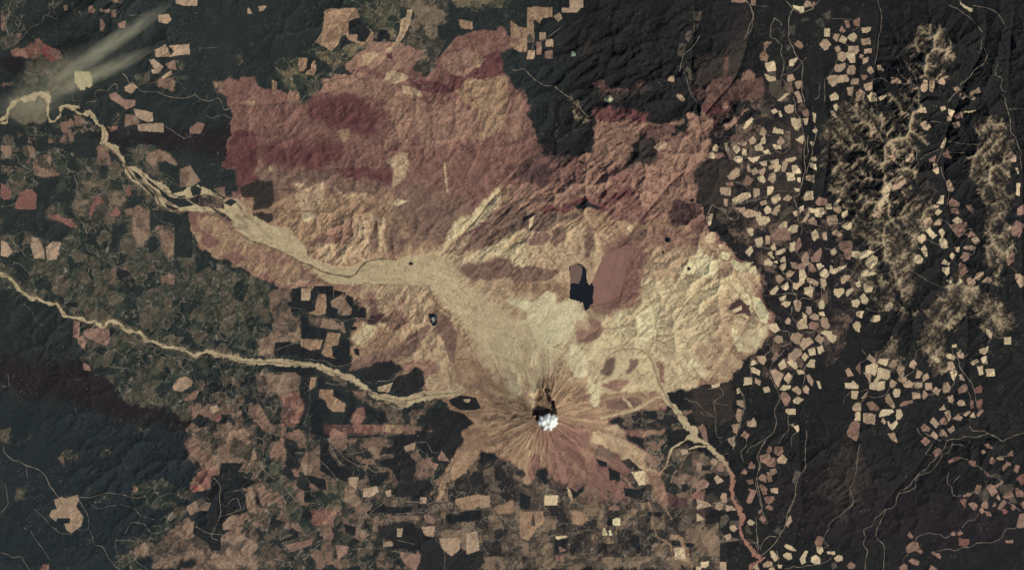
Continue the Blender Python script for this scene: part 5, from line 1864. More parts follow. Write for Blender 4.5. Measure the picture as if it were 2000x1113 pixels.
# drainage lines cut into the ash: colour darker along every channel
isf = np.isin(CLID, [CI[c] for c in FOREST])
drain = np.clip((ACC - .7) / 2.4, 0, 1) * np.clip((6.8 - ACC) / .8, 0, 1)
COL *= (1 - .85 * (DR * drain))[..., None]
COL = COL * (1 - (.55 * chan * ~isf)[..., None]) + lin((86, 64, 56)) * (.55 * chan * ~isf)[..., None]
# dark gullies on the cone, pale ash streaks from the breach
g1_ = np.clip(1 - np.abs(rad - .47) * r_ * .42, 0, 1) * (noise(16, 161, 2) > .42); g2_ = np.clip(1 - np.abs(rad2 - .5) * r_ * .28, 0, 1) * (noise(12, 163, 2) > .47)
cg = np.maximum(g1_, g2_ * .8) * np.clip(r_ / 30, 0, 1) * np.exp(-(r_ / 165) ** 6) * (~isf)
COL *= (1 - .50 * cg)[..., None]
# fine dark fragments and pale flecks (standing snags, bare outcrops, landings)
sp = noise(1.9, 141, 1); sp2 = noise(2.4, 143, 1); cl = noise(30, 145, 2)
fl = (np.clip((sp - .84) * 9, 0, 1) * np.clip((cl - .5) * 6, 0, 1) * isf)[..., None] * .30
COL = COL * (1 - fl) + lin((150, 138, 112)) * fl
dk = (np.clip((sp2 - .80) * 8, 0, 1) * ~isf)[..., None] * .22
COL *= (1 - dk)

# rivers of mud and creeks
LAB = np.zeros((NY, NX), np.int32)        # 0 open ground, 1 conifer forest, 2 regrowth, 3.. see below
LAB[isf] = 1; LAB[np.isin(CLID, [CI[c] for c in YOUNG])] = 2
NAMES = {3: 'volcano', 4: 'crater', 5: 'lava_dome', 6: 'lake', 7: 'log_raft', 10: 'river', 11: 'river', 12: 'river', 13: 'creek', 14: 'river', 15: 'gravel_bar', 16: 'pond'}
vol_poly = [(905, 800), (930, 770), (985, 735), (1030, 700), (1085, 690), (1130, 720), (1170, 745), (1185, 800), (1175, 850), (1215, 890), (1262, 930), (1290, 980), (1255, 960),
            (1200, 925), (1164, 905), (1166, 920), (1135, 932), (1140, 952), (1110, 951), (1075, 940), (1066, 900), (1050, 875), (1048, 905), (1030, 945), (1018, 940), (1000, 890), (960, 880), (930, 905), (880, 940), (900, 870), (935, 835)]
q = patch(vol_poly, 4, 2); LAB[q[0]] = np.where(q[1], 3, LAB[q[0]])
LAB[(br < .98) & (LAB == 3)] = 4
LAB[dome_r < 9] = 5
rc = {'north_mudflow': ('PV', 10), 'north_river': ('PV', 11), 'south_river': ('PV', 12), 'creek': ('T1', 13), 'east_mudflow': ('PV', 14), 'bar': ('T4', 15)}
near = blur(np.maximum(river_m['north_mudflow'], river_m['south_river']), 4) * (~isf) * (.4 + N6)
COL = COL * (1 - .5 * np.clip(near, 0, 1)[..., None]) + tone('T2', full) * (.5 * np.clip(near, 0, 1)[..., None])
for k, (code, lab) in rc.items():
    m = river_m.get(k)
    if m is None: continue
    c = tone(code, full)
    if k == 'east_mudflow':   # turns from pale to pinkish downstream
        t = np.clip((PY - 880) / 60, 0, 1)[..., None]; c = c * (1 - t) + (lin((150, 108, 92)) * (.8 + .4 * N6[..., None])) * t
    if k == 'creek': c = c * .8
    if k == 'north_mudflow':   # hummocky pale debris nearer the volcano, its rim dusted over
        e_ = np.clip((PX - 760) / 140, 0, 1); c = c * (1 - .75 * e_[..., None]) + tone('T3', full) * (.75 * e_[..., None])
    # braids and bars
    brd = np.clip((noise(5, 151, 2, ang=.35, stretch=5) - .58) * 6, 0, 1)[..., None] * .14
    c = c * (1 - brd)
    if k in ('north_mudflow', 'south_river', 'north_river'):
        fa = .62 if k != 'south_river' else .22
        bn = noise(5.5, 155, 3, ang=fa, stretch=4.5); hum = (N3 - .5) * .13 + (N6 - .5) * .12
        c = c * (1 + hum)[..., None]
        lo = np.clip((560 - PX) / 150, 0, 1) if k == 'north_mudflow' else np.ones_like(PX) * (.7 if k == 'south_river' else .5)
        isl = np.clip((bn - (.68 - .10 * lo)) * 14, 0, 1) * lo
        c = c * (1 - isl[..., None] * .72) + lin((60, 56, 48)) * isl[..., None] * .72
        sd = (np.clip((noise(9, 157, 3, ang=fa, stretch=5) - .5) * 5, 0, 1) * (.10 + .2 * lo))[..., None]
        c = c * (1 - sd) + lin((146, 118, 96)) * sd
    m = np.clip((m - .5 + (N3 - .5) * 1.1 + WXb * .9) * 2.2 + .5, 0, 1) * (m > .02)
    if k == 'north_mudflow': m = m * (1 - e_) + np.clip(blur(m, 7) * 1.5 + (N6 - .5) * .8 * (m < .98), 0, 1) * (blur(m, 7) > .02) * e_
    m3 = m[..., None]; COL = COL * (1 - m3) + c * m3
    LAB[m > .5] = lab
for hd, pts in LN:
    if hd[0] == 'I':
        paint(hd[1], pts, 1.2); qq = patch(pts, 1, 1); LAB[qq[0]] = np.where(qq[1], 1, LAB[qq[0]])
ch = (chan * (np.isin(LAB, [10, 11, 12, 14]) * .8))[..., None]
COL = COL * (1 - ch) + lin((80, 64, 54)) * ch
# lake with its raft of floating logs
LAB[lake_full] = 6
COL[lake_full] = lin((17, 21, 27))
RAFT = [[(1180, 490), (1230, 465), (1245, 490), (1228, 528), (1224, 560), (1216, 590), (1180, 600), (1156, 612), (1150, 606), (1150, 598), (1159, 590), (1157, 578), (1160, 566), (1156, 552), (1150, 545), (1165, 515)],
        [(1112, 516), (1125, 514), (1136, 519), (1137, 532), (1134, 545), (1128, 555), (1112, 552)]]
for P_ in RAFT:
    qq = patch(P_, 1.5, 2); mm = qq[1] & lake_full[qq[0]]
    LAB[qq[0]] = np.where(mm, 7 if P_ is RAFT[0] else 8, LAB[qq[0]])
NAMES[8] = 'log_raft'
for k, cc in ((7, (132, 97, 86)), (8, (108, 87, 77))):
    m = LAB == k; COL[m] = (lin(cc) * (.72 + .56 * (.55 * noise(9, 153, 3, ang=1.9, stretch=3) + .25 * N25 + .2 * N3))[..., None])[m]
# small tarns
PONDS = [((1303, 468), 5, 4), ((1345, 525), 3, 3.5), ((1351, 391), 3.5, 3), ((1294, 492), 2, 2), ((120 * 1.0 + 1000, 106), 3, 4.5), ((1188, 194), 7, 5.5), ((1350, 558), 0, 0), ((802, 515), 3, 3)]
for n_, ((x, y), a, b) in enumerate(PONDS):
    if a == 0: continue
    m = ((PX - x + WXb * 4) / a) ** 2 + ((PY - y + WYb * 4) / b) ** 2 < 1
    pale = n_ in (4, 5)
    LAB[m] = 300 + n_; NAMES[300 + n_] = 'pond'
    COL[m] = lin((118, 136, 116)) if n_ == 4 else (lin((162, 156, 122)) if n_ == 5 else lin((20, 24, 28)))
# dark triangular tarn below the ridge
m = CLID == CI['BW']; LAB[m] = 320; NAMES[320] = 'pond'
m = CLID == CI['BL']; LAB[m] = 321; NAMES[321] = 'pond'
# crater: bowl-wall shade painted dark into the colour, pale breach, dome
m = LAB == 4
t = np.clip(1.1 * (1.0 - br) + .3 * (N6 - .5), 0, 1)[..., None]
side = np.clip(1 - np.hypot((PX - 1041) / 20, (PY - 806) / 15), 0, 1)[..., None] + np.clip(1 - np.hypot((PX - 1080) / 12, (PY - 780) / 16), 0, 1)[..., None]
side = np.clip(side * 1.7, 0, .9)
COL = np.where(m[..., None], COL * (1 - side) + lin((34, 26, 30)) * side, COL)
m = LAB == 5; COL[m] = (lin((70, 55, 52)) * (.7 + .6 * N3[..., None]))[m]
pb = (np.exp(-((PX - (1040 - (790 - PY) * -.10) + (N12 - .5) * 10) / (3.5 + np.clip(790 - PY, 0, 100) * .13)) ** 2) * np.clip((798 - PY) / 14, 0, 1) * np.clip((PY - 705) / 50, 0, 1))[..., None] * .75
COL = COL * (1 - pb) + lin((205, 190, 150)) * pb

# ------------------------------------------------------------------ clear-cuts
CC = {'P': (194, 172, 137), 'M': (166, 140, 115), 'N': (136, 106, 91), 'Y': (206, 192, 150), 'Q': (124, 86, 77), 'D': (80, 72, 62), 'L': (164, 153, 116)}
CNAME = {'P': 'pale cream', 'M': 'tan', 'N': 'pinkish brown', 'Y': 'bright ivory', 'Q': 'rose red', 'D': 'dull grey-brown', 'L': 'yellowish'}
clear = []
def one_piece(m):
    k_ = np.where(m, np.arange(1, m.size + 1).reshape(m.shape), 0)
    while True:
        p_ = np.pad(k_, 1); q_ = np.where(m, np.maximum.reduce([k_, p_[:-2, 1:-1], p_[2:, 1:-1], p_[1:-1, :-2], p_[1:-1, 2:]]), 0)
        if np.array_equal(q_, k_): break
        k_ = q_
    ids_, cnt_ = np.unique(k_[m], return_counts=True)
    return k_ == ids_[cnt_.argmax()]
EX = np.random.RandomState(9)
for n_, (hd, pts) in enumerate(CL):
    mx_, my_ = np.mean([p[0] for p in pts]), np.mean([p[1] for p in pts])
    gr = [max(1.0, math.hypot(p[0] - mx_, p[1] - my_)) for p in pts]
    pts = [(mx_ + (p[0] - mx_) * (1 + .9 / g), my_ + (p[1] - my_) * (1 + .9 / g)) for p, g in zip(pts, gr)]
    q = patch(pts, .6, .8)
    if q is None: continue
    sl, m = q
    m = m & ~np.isin(LAB[sl], [10, 12, 14])
    if m.any():      # keep one connected piece
        m = one_piece(m)
    if m.sum() < 3: continue
    lab = 1000 + n_
    LAB[sl] = np.where(m, lab, LAB[sl])
    c = lin(CC[hd[0]]) * EX.uniform(.86, 1.16) * (1 + np.array([.0, -.02, -.04]) * EX.uniform(-1, 1))
    v = .62 + .72 * (.35 * N3[sl] + .3 * N6[sl] + .35 * N12[sl])
    # skid trails: thin darker lines through the slash
    ang = EX.uniform(0, 3.14)
    tr = np.abs((((PX[sl] * math.cos(ang) + PY[sl] * math.sin(ang)) + WXa[sl] * 16) / 11) % 1 - .5) < .055
    v = v * (1 - .22 * tr)
    COL[sl] = np.where(m[..., None], c * v[..., None], COL[sl])
    in_frame = (PX[sl] >= 0) & (PX[sl] <= 2000) & (PY[sl] >= 0) & (PY[sl] <= 1113) & m
    clear.append([lab, hd[0], pts, int(in_frame.sum()), sl])
for c_ in clear:      # a later clear-cut may have cut an earlier one in two
    m = LAB[c_[4]] == c_[0]
    if m.any(): LAB[c_[4]] = np.where(m & ~one_piece(m), 0, LAB[c_[4]])
    c_[3] = min(c_[3], int(m.sum()))
# grain at the limit of what the picture resolves
gr_ = (noise(1.7, 181, 2) - .5)
COL *= (1 + gr_ * np.where(LAB == 6, 0, np.where(isf, .30, .34)))[..., None]
COL = np.clip(COL / LIT, 0.004, .9)
# ------------------------------------------------------------------ materials
def ground_mat(name, rough=.95, fine=.10, bump=.25, spec=.1):
    m = bpy.data.materials.new(name); m.use_nodes = True; t = m.node_tree; b = t.nodes['Principled BSDF']
    at = t.nodes.new('ShaderNodeAttribute'); at.attribute_name = 'cover'
    tc = t.nodes.new('ShaderNodeNewGeometry')
    n1 = t.nodes.new('ShaderNodeTexNoise'); n1.inputs['Scale'].default_value = 1.7; n1.inputs['Detail'].default_value = 5; n1.inputs['Roughness'].default_value = .65
    mr = t.nodes.new('ShaderNodeMapRange'); mr.inputs[1].default_value = .3; mr.inputs[2].default_value = .7; mr.inputs[3].default_value = 1 - fine * 1.6; mr.inputs[4].default_value = 1 + fine * 1.6
    mul = t.nodes.new('ShaderNodeVectorMath'); mul.operation = 'MULTIPLY'
    t.links.new(tc.outputs['Position'], n1.inputs['Vector']); t.links.new(n1.outputs[0], mr.inputs[0])
    t.links.new(at.outputs['Color'], mul.inputs[0]); t.links.new(mr.outputs[0], mul.inputs[1])
    t.links.new(mul.outputs[0], b.inputs['Base Color'])
    b.inputs['Roughness'].default_value = rough; b.inputs['Specular IOR Level'].default_value = spec
    if bump:
        n2 = t.nodes.new('ShaderNodeTexNoise'); n2.inputs['Scale'].default_value = 1.7; n2.inputs['Detail'].default_value = 3
        bp = t.nodes.new('ShaderNodeBump'); bp.inputs['Strength'].default_value = bump; bp.inputs['Distance'].default_value = .5
        t.links.new(tc.outputs['Position'], n2.inputs['Vector']); t.links.new(n2.outputs[0], bp.inputs['Height']); t.links.new(bp.outputs[0], b.inputs['Normal'])
    return m
M_GR = ground_mat('ash_and_soil', fine=.16, bump=.6)
M_FO = ground_mat('conifer_canopy', fine=.26, bump=.6)
M_YF = ground_mat('regrowth_canopy', fine=.24, bump=.6)
M_CL = ground_mat('logged_ground', fine=.18, bump=.4)
M_MUD = ground_mat('mudflow_sediment', fine=.12, bump=.4)
M_WA = ground_mat('dark_water', rough=.35, fine=.0, bump=0, spec=.3)
M_LG = ground_mat('floating_logs', fine=.12, bump=.3)

WXg = ((PX - 1000) * U).astype(np.float32); WYg = ((556.5 - PY) * U).astype(np.float32)
def zat(x, y):
    i = np.clip((x - X0) / S, 0, NX - 1.001); j = np.clip((y - Y0) / S, 0, NY - 1.001)
    a = i.astype(int); b = j.astype(int); fx = i - a; fy = j - b
    return (Z[b, a] * (1 - fx) + Z[b, a + 1] * fx) * (1 - fy) + (Z[b + 1, a] * (1 - fx) + Z[b + 1, a + 1] * fx) * fy

def build_mesh(name, V, F, col=None, mat=None, smooth=True):
    me = bpy.data.meshes.new(name); n = len(V); f = len(F)
    me.vertices.add(n); me.vertices.foreach_set('co', np.ascontiguousarray(V, np.float32).ravel())
    me.loops.add(f * 4); me.loops.foreach_set('vertex_index', np.ascontiguousarray(F, np.int32).ravel())
    me.polygons.add(f); me.polygons.foreach_set('loop_start', np.arange(0, f * 4, 4, dtype=np.int32))
    me.update(calc_edges=True)
    if smooth: me.shade_smooth()
    if col is not None:
        a = me.color_attributes.new('cover', 'FLOAT_COLOR', 'POINT')
        c4 = np.ones((n, 4), np.float32); c4[:, :3] = col; a.data.foreach_set('color', c4.ravel())
    if mat: me.materials.append(mat)
    return me
def link(o, parent=None, **kw):
    C.objects.link(o)
    if parent: o.parent = parent
    for k, v in kw.items():
        if v: o[k] = v
    return o

idx = np.arange(NY * NX, dtype=np.int64).reshape(NY, NX)
Fq = np.stack([idx[1:, :-1], idx[1:, 1:], idx[:-1, 1:], idx[:-1, :-1]], -1).reshape(-1, 4)
FL = LAB[:-1, :-1].ravel()
P3 = np.stack([WXg, WYg, Z], -1).reshape(-1, 3); C3 = COL.reshape(-1, 3)

# the 300 clear-cuts that show largest are objects; the small rest is one
clear.sort(key=lambda c: -c[3])
keep = {c[0] for c in clear[:300]}
REST = 999
rest_ids = [c[0] for c in clear[300:]]
FL = np.where(np.isin(FL, rest_ids), REST, FL)
srt = np.argsort(FL, kind='stable'); labs, st = np.unique(FL[srt], return_index=True); st = list(st) + [len(srt)]
faces = {int(l): srt[st[k]:st[k + 1]] for k, l in enumerate(labs)}
def piece(lab, name, mat, smooth=True, flat_cover=True):
    f = Fq[faces[lab]]; u, inv = np.unique(f.ravel(), return_inverse=True)
    V = P3[u].astype(np.float64); col = C3[u].copy()
    if flat_cover:   # rim vertices belong to the neighbour's cover: take this piece's own
        own = (LAB.ravel()[u] == lab) | ((lab == REST) & np.isin(LAB.ravel()[u], rest_ids))
        if (~own).any() and own.any():
            inv2 = inv.reshape(-1, 4); first = inv2[:, 3]     # corner that owns the face
            acc = np.zeros((len(u), 3)); cnt = np.zeros(len(u))
            for k in range(4):
                np.add.at(acc, inv2[:, k], col[first]); np.add.at(cnt, inv2[:, k], 1)
            bad = ~own & (cnt > 0); col[bad] = acc[bad] / cnt[bad, None]
    cen = V.mean(0); cen[2] = V[:, 2].min()
    me = build_mesh(name, V - cen, inv.reshape(-1, 4), col, mat, smooth)
    o = bpy.data.objects.new(name, me); o.location = cen
    return o
link(piece(0, 'ground', M_GR, flat_cover=False), kind='structure')
link(piece(1, 'conifer_forest', M_FO, flat_cover=False), kind='stuff', label='dark conifer forest covering the hills around the pale blast zone', category='forest')
if 2 in faces: link(piece(2, 'regrowth_forest', M_YF, flat_cover=False), kind='stuff', label='mottled grey-green regrowth woodland laced with haul roads in the west', category='forest')
vol = link(piece(3, 'volcano', M_GR, flat_cover=False), label='ash-covered volcano with radial gullies and an open crater at its summit', category='volcano')
for lab, nm in ((4, 'crater'), (5, 'lava_dome')):
    o = link(piece(lab, nm, M_GR, flat_cover=False), vol)
    o.matrix_parent_inverse = vol.matrix_basis.inverted()
    if lab == 4: crater = o
    else:
        o.parent = crater; o.location = o.location
        o.matrix_parent_inverse = (vol.matrix_basis @ vol.matrix_basis.inverted() @ crater.matrix_basis).inverted()
LBL = {7: ('log_raft', 'large pinkish brown raft of floating logs covering the east side of the lake', 'log raft'),
       8: ('log_raft', 'small brown raft of floating logs on the narrow west arm of the lake', 'log raft')}
for lab in faces:
    if lab in NAMES and lab not in (3, 4, 5):
        if lab in LBL:
            n_, l_, c_ = LBL[lab]; link(piece(lab, n_, M_LG), label=l_, category=c_)
        elif NAMES[lab] in ('lake', 'pond'):
            link(piece(lab, NAMES[lab], M_WA), kind='structure')
        else:
            link(piece(lab, NAMES[lab], M_MUD, flat_cover=False), kind='structure')
if REST in faces:
    link(piece(REST, 'small_clearcut', M_CL), kind='stuff', label='scatter of small pale logged patches between the larger clear-cuts', category='clearing')
# labels: colour, shape and place, each unique
def shape_word(pts):
    n = len(pts); xs = np.array([p[0] for p in pts]); ys = np.array([p[1] for p in pts])
    cv = np.cov(xs, ys); ev, evec = np.linalg.eigh(cv); el = math.sqrt(max(ev[1], 1e-3) / max(ev[0], 1e-3))
    v = evec[:, 1]
    if el > 2.2:
        a = abs(math.degrees(math.atan2(v[1], v[0]))) % 180
        return 'upright narrow' if 60 < a < 120 else ('sideways narrow' if a < 30 or a > 150 else 'slanting narrow')
    if n <= 3: return 'three-cornered'
    if n == 4: return 'four-sided'
    if n == 5: return 'five-sided'
    return 'blocky' if n <= 7 else 'ragged'
def words(n):
    a = 'zero one two three four five six seven eight nine ten eleven twelve thirteen fourteen fifteen sixteen seventeen eighteen nineteen'.split()
    b = 'x x twenty thirty forty fifty sixty seventy eighty ninety'.split()
    return a[n] if n < 20 else ('one hundred' if n == 100 else b[n // 10] + ('-' + a[n % 10] if n % 10 else ''))
used = {}
sizes = sorted(c[3] for c in clear[:300])
for c in clear[:300]:
    lab, code, pts, area = c[:4]
    if lab not in faces: continue
    o = piece(lab, 'clearcut', M_CL)
    cx = np.mean([min(max(p[0], 0), 2000) for p in pts]) / 20; cy = np.mean([min(max(p[1], 0), 1113) for p in pts]) / 11.13
    szw = 'large' if area > sizes[225] else ('small' if area < sizes[90] else 'mid-sized')
    place = '%s percent across and %s down the photo' % (words(round(cx)), words(round(cy)))
    for lb in ('%s %s clear-cut %s' % (CNAME[code], shape_word(pts), place), '%s %s clear-cut %s' % (szw, CNAME[code], place), '%s %s clear-cut %s' % (szw, shape_word(pts), place), '%s logged patch %s' % (CNAME[code], place)):
        if lb not in used: break
    used[lb] = cx
    link(o, label=lb, category='clear-cut', group='clear-cuts logged in the forest')

# land beyond the modelled sheet: a plain skirt so the ground reaches past the frame
far = 2400.0
hx0, hx1 = float(WXg.min()), float(WXg.max()); hy0, hy1 = float(WYg.min()), float(WYg.max())
def edge_ring():
    V = []; F = []
    jj = np.concatenate([np.zeros(NX, int), np.arange(NY), np.full(NX, NY - 1), np.arange(NY)[::-1]])
    ii = np.concatenate([np.arange(NX), np.full(NY, NX - 1), np.arange(NX)[::-1], np.zeros(NY, int)])
    a = np.stack([WXg[jj, ii], WYg[jj, ii], Z[jj, ii]], -1)
    b = a.copy(); b[:, 0] *= far / hx1; b[:, 1] *= far / hx1; b[:, 2] = 4
    n = len(a); V = np.concatenate([a, b]); k = np.arange(n); k2 = (k + 1) % n
    return V, np.stack([k, k2, k2 + n, k + n], -1), n, jj, ii
V, F, n, jj, ii = edge_ring()
col = np.tile(lin((34, 37, 38)) / LIT, (2 * n, 1))
me = build_mesh('hills', V, F, col, M_FO, True)
link(bpy.data.objects.new('hills', me), kind='structure')

# ------------------------------------------------------------------ haul roads draped on the land
def flat_mat(name, col, rough=.9):
    m = bpy.data.materials.new(name); m.use_nodes = True; t = m.node_tree; b = t.nodes['Principled BSDF']
    g = t.nodes.new('ShaderNodeNewGeometry'); n1 = t.nodes.new('ShaderNodeTexNoise'); n1.inputs['Scale'].default_value = .35; n1.inputs['Detail'].default_value = 4
    cr = t.nodes.new('ShaderNodeValToRGB'); cr.color_ramp.elements[0].position = .35; cr.color_ramp.elements[1].position = .68
    cr.color_ramp.elements[0].color = [c * .35 for c in col] + [1]; cr.color_ramp.elements[1].color = [min(1, c * 1.25) for c in col] + [1]
    t.links.new(g.outputs['Position'], n1.inputs['Vector']); t.links.new(n1.outputs[0], cr.inputs[0]); t.links.new(cr.outputs[0], b.inputs['Base Color'])
    b.inputs['Roughness'].default_value = rough; b.inputs['Specular IOR Level'].default_value = .1
    return m
M_RD = flat_mat('gravel_road', tuple(lin((132, 119, 104)) / LIT))
rnd2 = random.Random(12)
for hd, pts in LN:
    if hd[0] != 'L' or hd[1] != 'road': continue
    d = densify(pts, 4, 2.1, rnd2); d = densify(d, 1.6, 0, rnd2); d = np.array(d)
    hw = float(hd[2]) * .38
    t = np.gradient(d, axis=0); t /= np.maximum(np.hypot(t[:, 0], t[:, 1]), 1e-6)[:, None]
    nrm = np.stack([-t[:, 1], t[:, 0]], -1)
    L = d + nrm * hw; R = d - nrm * hw
    zc = np.maximum.reduce([zat(L[:, 0], L[:, 1]), zat(R[:, 0], R[:, 1]), zat(d[:, 0], d[:, 1])]) + .12
    V = np.concatenate([np.stack([(q[:, 0] - 1000) * U, (556.5 - q[:, 1]) * U, zc], -1) for q in (L, R)])
    n = len(d); k = np.arange(n - 1)
    me = build_mesh('road', V, np.stack([k, k + n, k + n + 1, k + 1], -1), None, M_RD, False)
    link(bpy.data.objects.new('logging_road', me), kind='structure')

# ------------------------------------------------------------------ steam and smoke
def vol_mat(name, col, dens, scale, lo, hi, aniso=.3, stretch=(1, 1, 1), rot=0.0, emi=0):
    m = bpy.data.materials.new(name); m.use_nodes = True; t = m.node_tree; t.nodes.clear()
    out = t.nodes.new('ShaderNodeOutputMaterial'); pv = t.nodes.new('ShaderNodeVolumePrincipled')
    pv.inputs['Color'].default_value = (*col, 1); pv.inputs['Anisotropy'].default_value = aniso
    tc = t.nodes.new('ShaderNodeTexCoord'); mp = t.nodes.new('ShaderNodeMapping'); mp.inputs['Scale'].default_value = stretch; mp.inputs['Rotation'].default_value = (0, 0, rot)
    n1 = t.nodes.new('ShaderNodeTexNoise'); n1.inputs['Scale'].default_value = scale; n1.inputs['Detail'].default_value = 4
    mr = t.nodes.new('ShaderNodeMapRange'); mr.inputs[1].default_value = lo; mr.inputs[2].default_value = hi; mr.inputs[3].default_value = 0; mr.inputs[4].default_value = 1
    # thin out towards the skin so the cloud has no hard edge (object space: unit ball)
    ln = t.nodes.new('ShaderNodeVectorMath'); ln.operation = 'LENGTH'
    m2 = t.nodes.new('ShaderNodeMapRange'); m2.inputs[1].default_value = 1.0; m2.inputs[2].default_value = .25; m2.inputs[3].default_value = 0; m2.inputs[4].default_value = 1
    mu = t.nodes.new('ShaderNodeMath'); mu.operation = 'MULTIPLY'; mu2 = t.nodes.new('ShaderNodeMath'); mu2.operation = 'MULTIPLY'; mu2.inputs[1].default_value = dens
    t.links.new(tc.outputs['Object'], mp.inputs[0]); t.links.new(mp.outputs[0], n1.inputs['Vector']); t.links.new(n1.outputs[0], mr.inputs[0])
    t.links.new(tc.outputs['Object'], ln.inputs[0]); t.links.new(ln.outputs['Value'], m2.inputs[0])
    t.links.new(mr.outputs[0], mu.inputs[0]); t.links.new(m2.outputs[0], mu.inputs[1]); t.links.new(mu.outputs[0], mu2.inputs[0]); t.links.new(mu2.outputs[0], pv.inputs['Density'])
    t.links.new(pv.outputs[0], out.inputs['Volume'])
    return m
def ball(name, loc, scl, rot, mat, lump=0.0, seg=48, seed=0):
    r = random.Random(seed); V = []; F = []
    for j in range(seg // 2 + 1):
        ph = math.pi * j / (seg // 2)
        for i in range(seg):
            a = 2 * math.pi * i / seg; V.append((math.sin(ph) * math.cos(a), math.sin(ph) * math.sin(a), math.cos(ph)))
    V = np.array(V)
    if lump:
        ctr = [np.array([r.gauss(0, 1) for _ in range(3)]) for _ in range(60)]
        k = np.zeros(len(V))
        for c in ctr:
            c = c / np.linalg.norm(c); d = np.linalg.norm(V - c, axis=1); k = np.maximum(k, np.sqrt(np.clip(1 - (d / .42) ** 2, 0, 1)) * r.uniform(.4, 1))
        V = V * (1 - lump + lump * 1.3 * k)[:, None]
    for j in range(seg // 2):
        for i in range(seg): F.append((j * seg + i, (j + 1) * seg + i, (j + 1) * seg + (i + 1) % seg, j * seg + (i + 1) % seg))
    me = build_mesh(name, V, F, None, mat, True)
    o = bpy.data.objects.new(name, me); o.location = loc; o.scale = scl; o.rotation_euler = (0, 0, rot)
    return o
def wp(x, y): return ((x - 1000) * U, (556.5 - y) * U)
# steam over the crater: one billowing white body with a thin misty fringe
def steam(grow, zc, top, bot, seed):
    r = random.Random(seed); n = 90; sx = 60.0
    xs = np.linspace(1040, 1040 + sx, n); ys = np.linspace(796, 796 + sx * .8, int(n * .8)); X, Y = np.meshgrid(xs, ys)
    f = np.zeros_like(X)
    puffs = [(1060, 822, 6.5), (1068, 818, 7.5), (1077, 820, 7), (1083, 816, 5), (1074, 828, 6.5), (1066, 831, 4.5), (1081, 827, 4.5), (1057, 815, 3.6), (1071, 811, 4), (1080, 811, 3.2), (1054, 824, 3), (1086, 823, 2.6), (1063, 836, 2.6), (1075, 836, 3)]
    for k in range(70):
        b = puffs[r.randrange(12)]; a = r.uniform(0, 6.28); q = r.uniform(.5, 1.1) * b[2]
        puffs.append((b[0] + q * math.cos(a), b[1] + q * math.sin(a), r.uniform(1.2, 2.8)))
    for (x, y, rr) in puffs:
        f = np.maximum(f, np.sqrt(np.clip(1 - ((X - x) ** 2 + (Y - y) ** 2) / (rr * grow) ** 2, 0, 1)) * rr ** .6)
    f = f / f.max() + (noise(3, 171, 3, X=X, Y=Y) - .5) * .22 * (f > 0)
    ins = f > .10; V = []; idm = -np.ones((2,) + f.shape, int)
    wx = (X - 1000) * U; wy = (556.5 - Y) * U
    h = np.clip(f, .02, 1)
    for s_, (kz) in enumerate((top, -bot)):
        for j in range(f.shape[0]):
            for i in range(f.shape[1]):
                idm[s_, j, i] = len(V); V.append((wx[j, i], wy[j, i], zc + kz * h[j, i]))
    F = []
    c = ins[:-1, :-1] & ins[1:, :-1] & ins[:-1, 1:] & ins[1:, 1:]
    for j, i in zip(*np.nonzero(c)):
        a, b, d, e = idm[:, j, i], idm[:, j, i + 1], idm[:, j + 1, i + 1], idm[:, j + 1, i]
        F.append((a[0], e[0], d[0], b[0])); F.append((a[1], b[1], d[1], e[1]))
        if j == 0 or not c[j - 1, i]: F.append((a[0], b[0], b[1], a[1]))
        if j == c.shape[0] - 1 or not c[j + 1, i]: F.append((d[0], e[0], e[1], d[1]))
        if i == 0 or not c[j, i - 1]: F.append((e[0], a[0], a[1], e[1]))
        if i == c.shape[1] - 1 or not c[j, i + 1]: F.append((b[0], d[0], d[1], b[1]))
    F = np.array(F); u, inv = np.unique(F.ravel(), return_inverse=True)
    return np.array(V)[u], inv.reshape(-1, 4)
m = bpy.data.materials.new('steam'); m.use_nodes = True; b = m.node_tree.nodes['Principled BSDF']
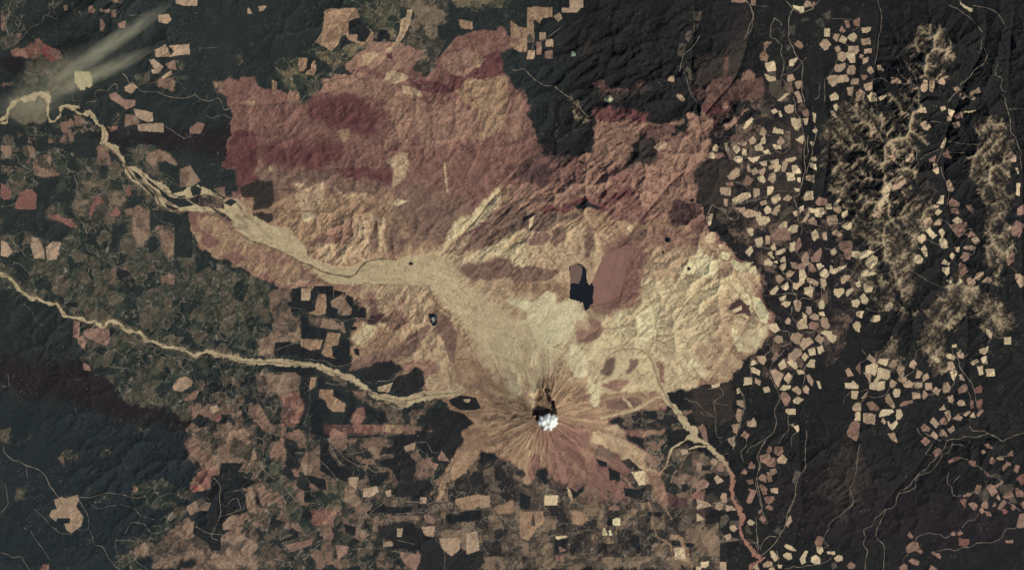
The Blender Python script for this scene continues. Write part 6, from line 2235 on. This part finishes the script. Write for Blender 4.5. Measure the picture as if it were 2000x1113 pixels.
b.inputs['Base Color'].default_value = (.93, .93, .84, 1); b.inputs['Roughness'].default_value = 1; b.inputs['Specular IOR Level'].default_value = 0
b.inputs['Subsurface Weight'].default_value = 1; b.inputs['Subsurface Radius'].default_value = (1, 1, 1); b.inputs['Subsurface Scale'].default_value = .6
V, F = steam(1.0, 22.5, 3.2, .8, 5)
me = build_mesh('steam_core', V, F, None, m, True)
core_o = link(bpy.data.objects.new('steam_cloud', me), label='small bright white steam cloud hanging over the volcano crater', category='cloud')
m2_ = bpy.data.materials.new('steam_mist'); m2_.use_nodes = True; t = m2_.node_tree; t.nodes.clear()
out = t.nodes.new('ShaderNodeOutputMaterial'); pv = t.nodes.new('ShaderNodeVolumePrincipled'); pv.inputs['Color'].default_value = (.97, 1, .95, 1)
pv.inputs['Anisotropy'].default_value = 0; pv.inputs['Density'].default_value = .22; t.links.new(pv.outputs[0], out.inputs['Volume'])
V, F = steam(1.55, 22.3, 4.4, 1.8, 5)
link(bpy.data.objects.new('mist', build_mesh('mist', V, F, None, m2_, True)), core_o)
sc.cycles.volume_bounces = 4
SM = vol_mat('smoke', (1, .95, .70), .22, 1.6, .26, .72, .1, (2.3, 1.3, 1.0))
def plume(x, y, L, Wd, ang, h, zc, label, k=1.0, seed=0):
    mat = SM if k == 1 else vol_mat('smoke_thin', (1, .94, .68), .26 * k, 1.7, .28, .72, .1, (2.2, 1.4, 1))
    X, Y = wp(x, y)
    link(ball('smoke_plume', (X, Y, zc), (L * U, Wd * U, h), math.radians(ang), mat, seed=seed), label=label, category='smoke', group='smoke plumes drifting in the north-west corner')
plume(222, 93, 155, 20, 34, 4, 34, 'longer pale streak of drifting smoke, the upper of two slanting wisps', 1.0, 1)
plume(205, 145, 125, 18, 25, 4, 26, 'short smoke streak just below the long slanting wisp', .8, 2)
plume(130, 150, 140, 55, 24, 4, 18, 'broad thin smoke haze over the river bend at upper left', .35, 3)
plume(60, 205, 90, 42, 10, 4, 13, 'faint low smoke haze at the left edge around the looping river', .35, 4)
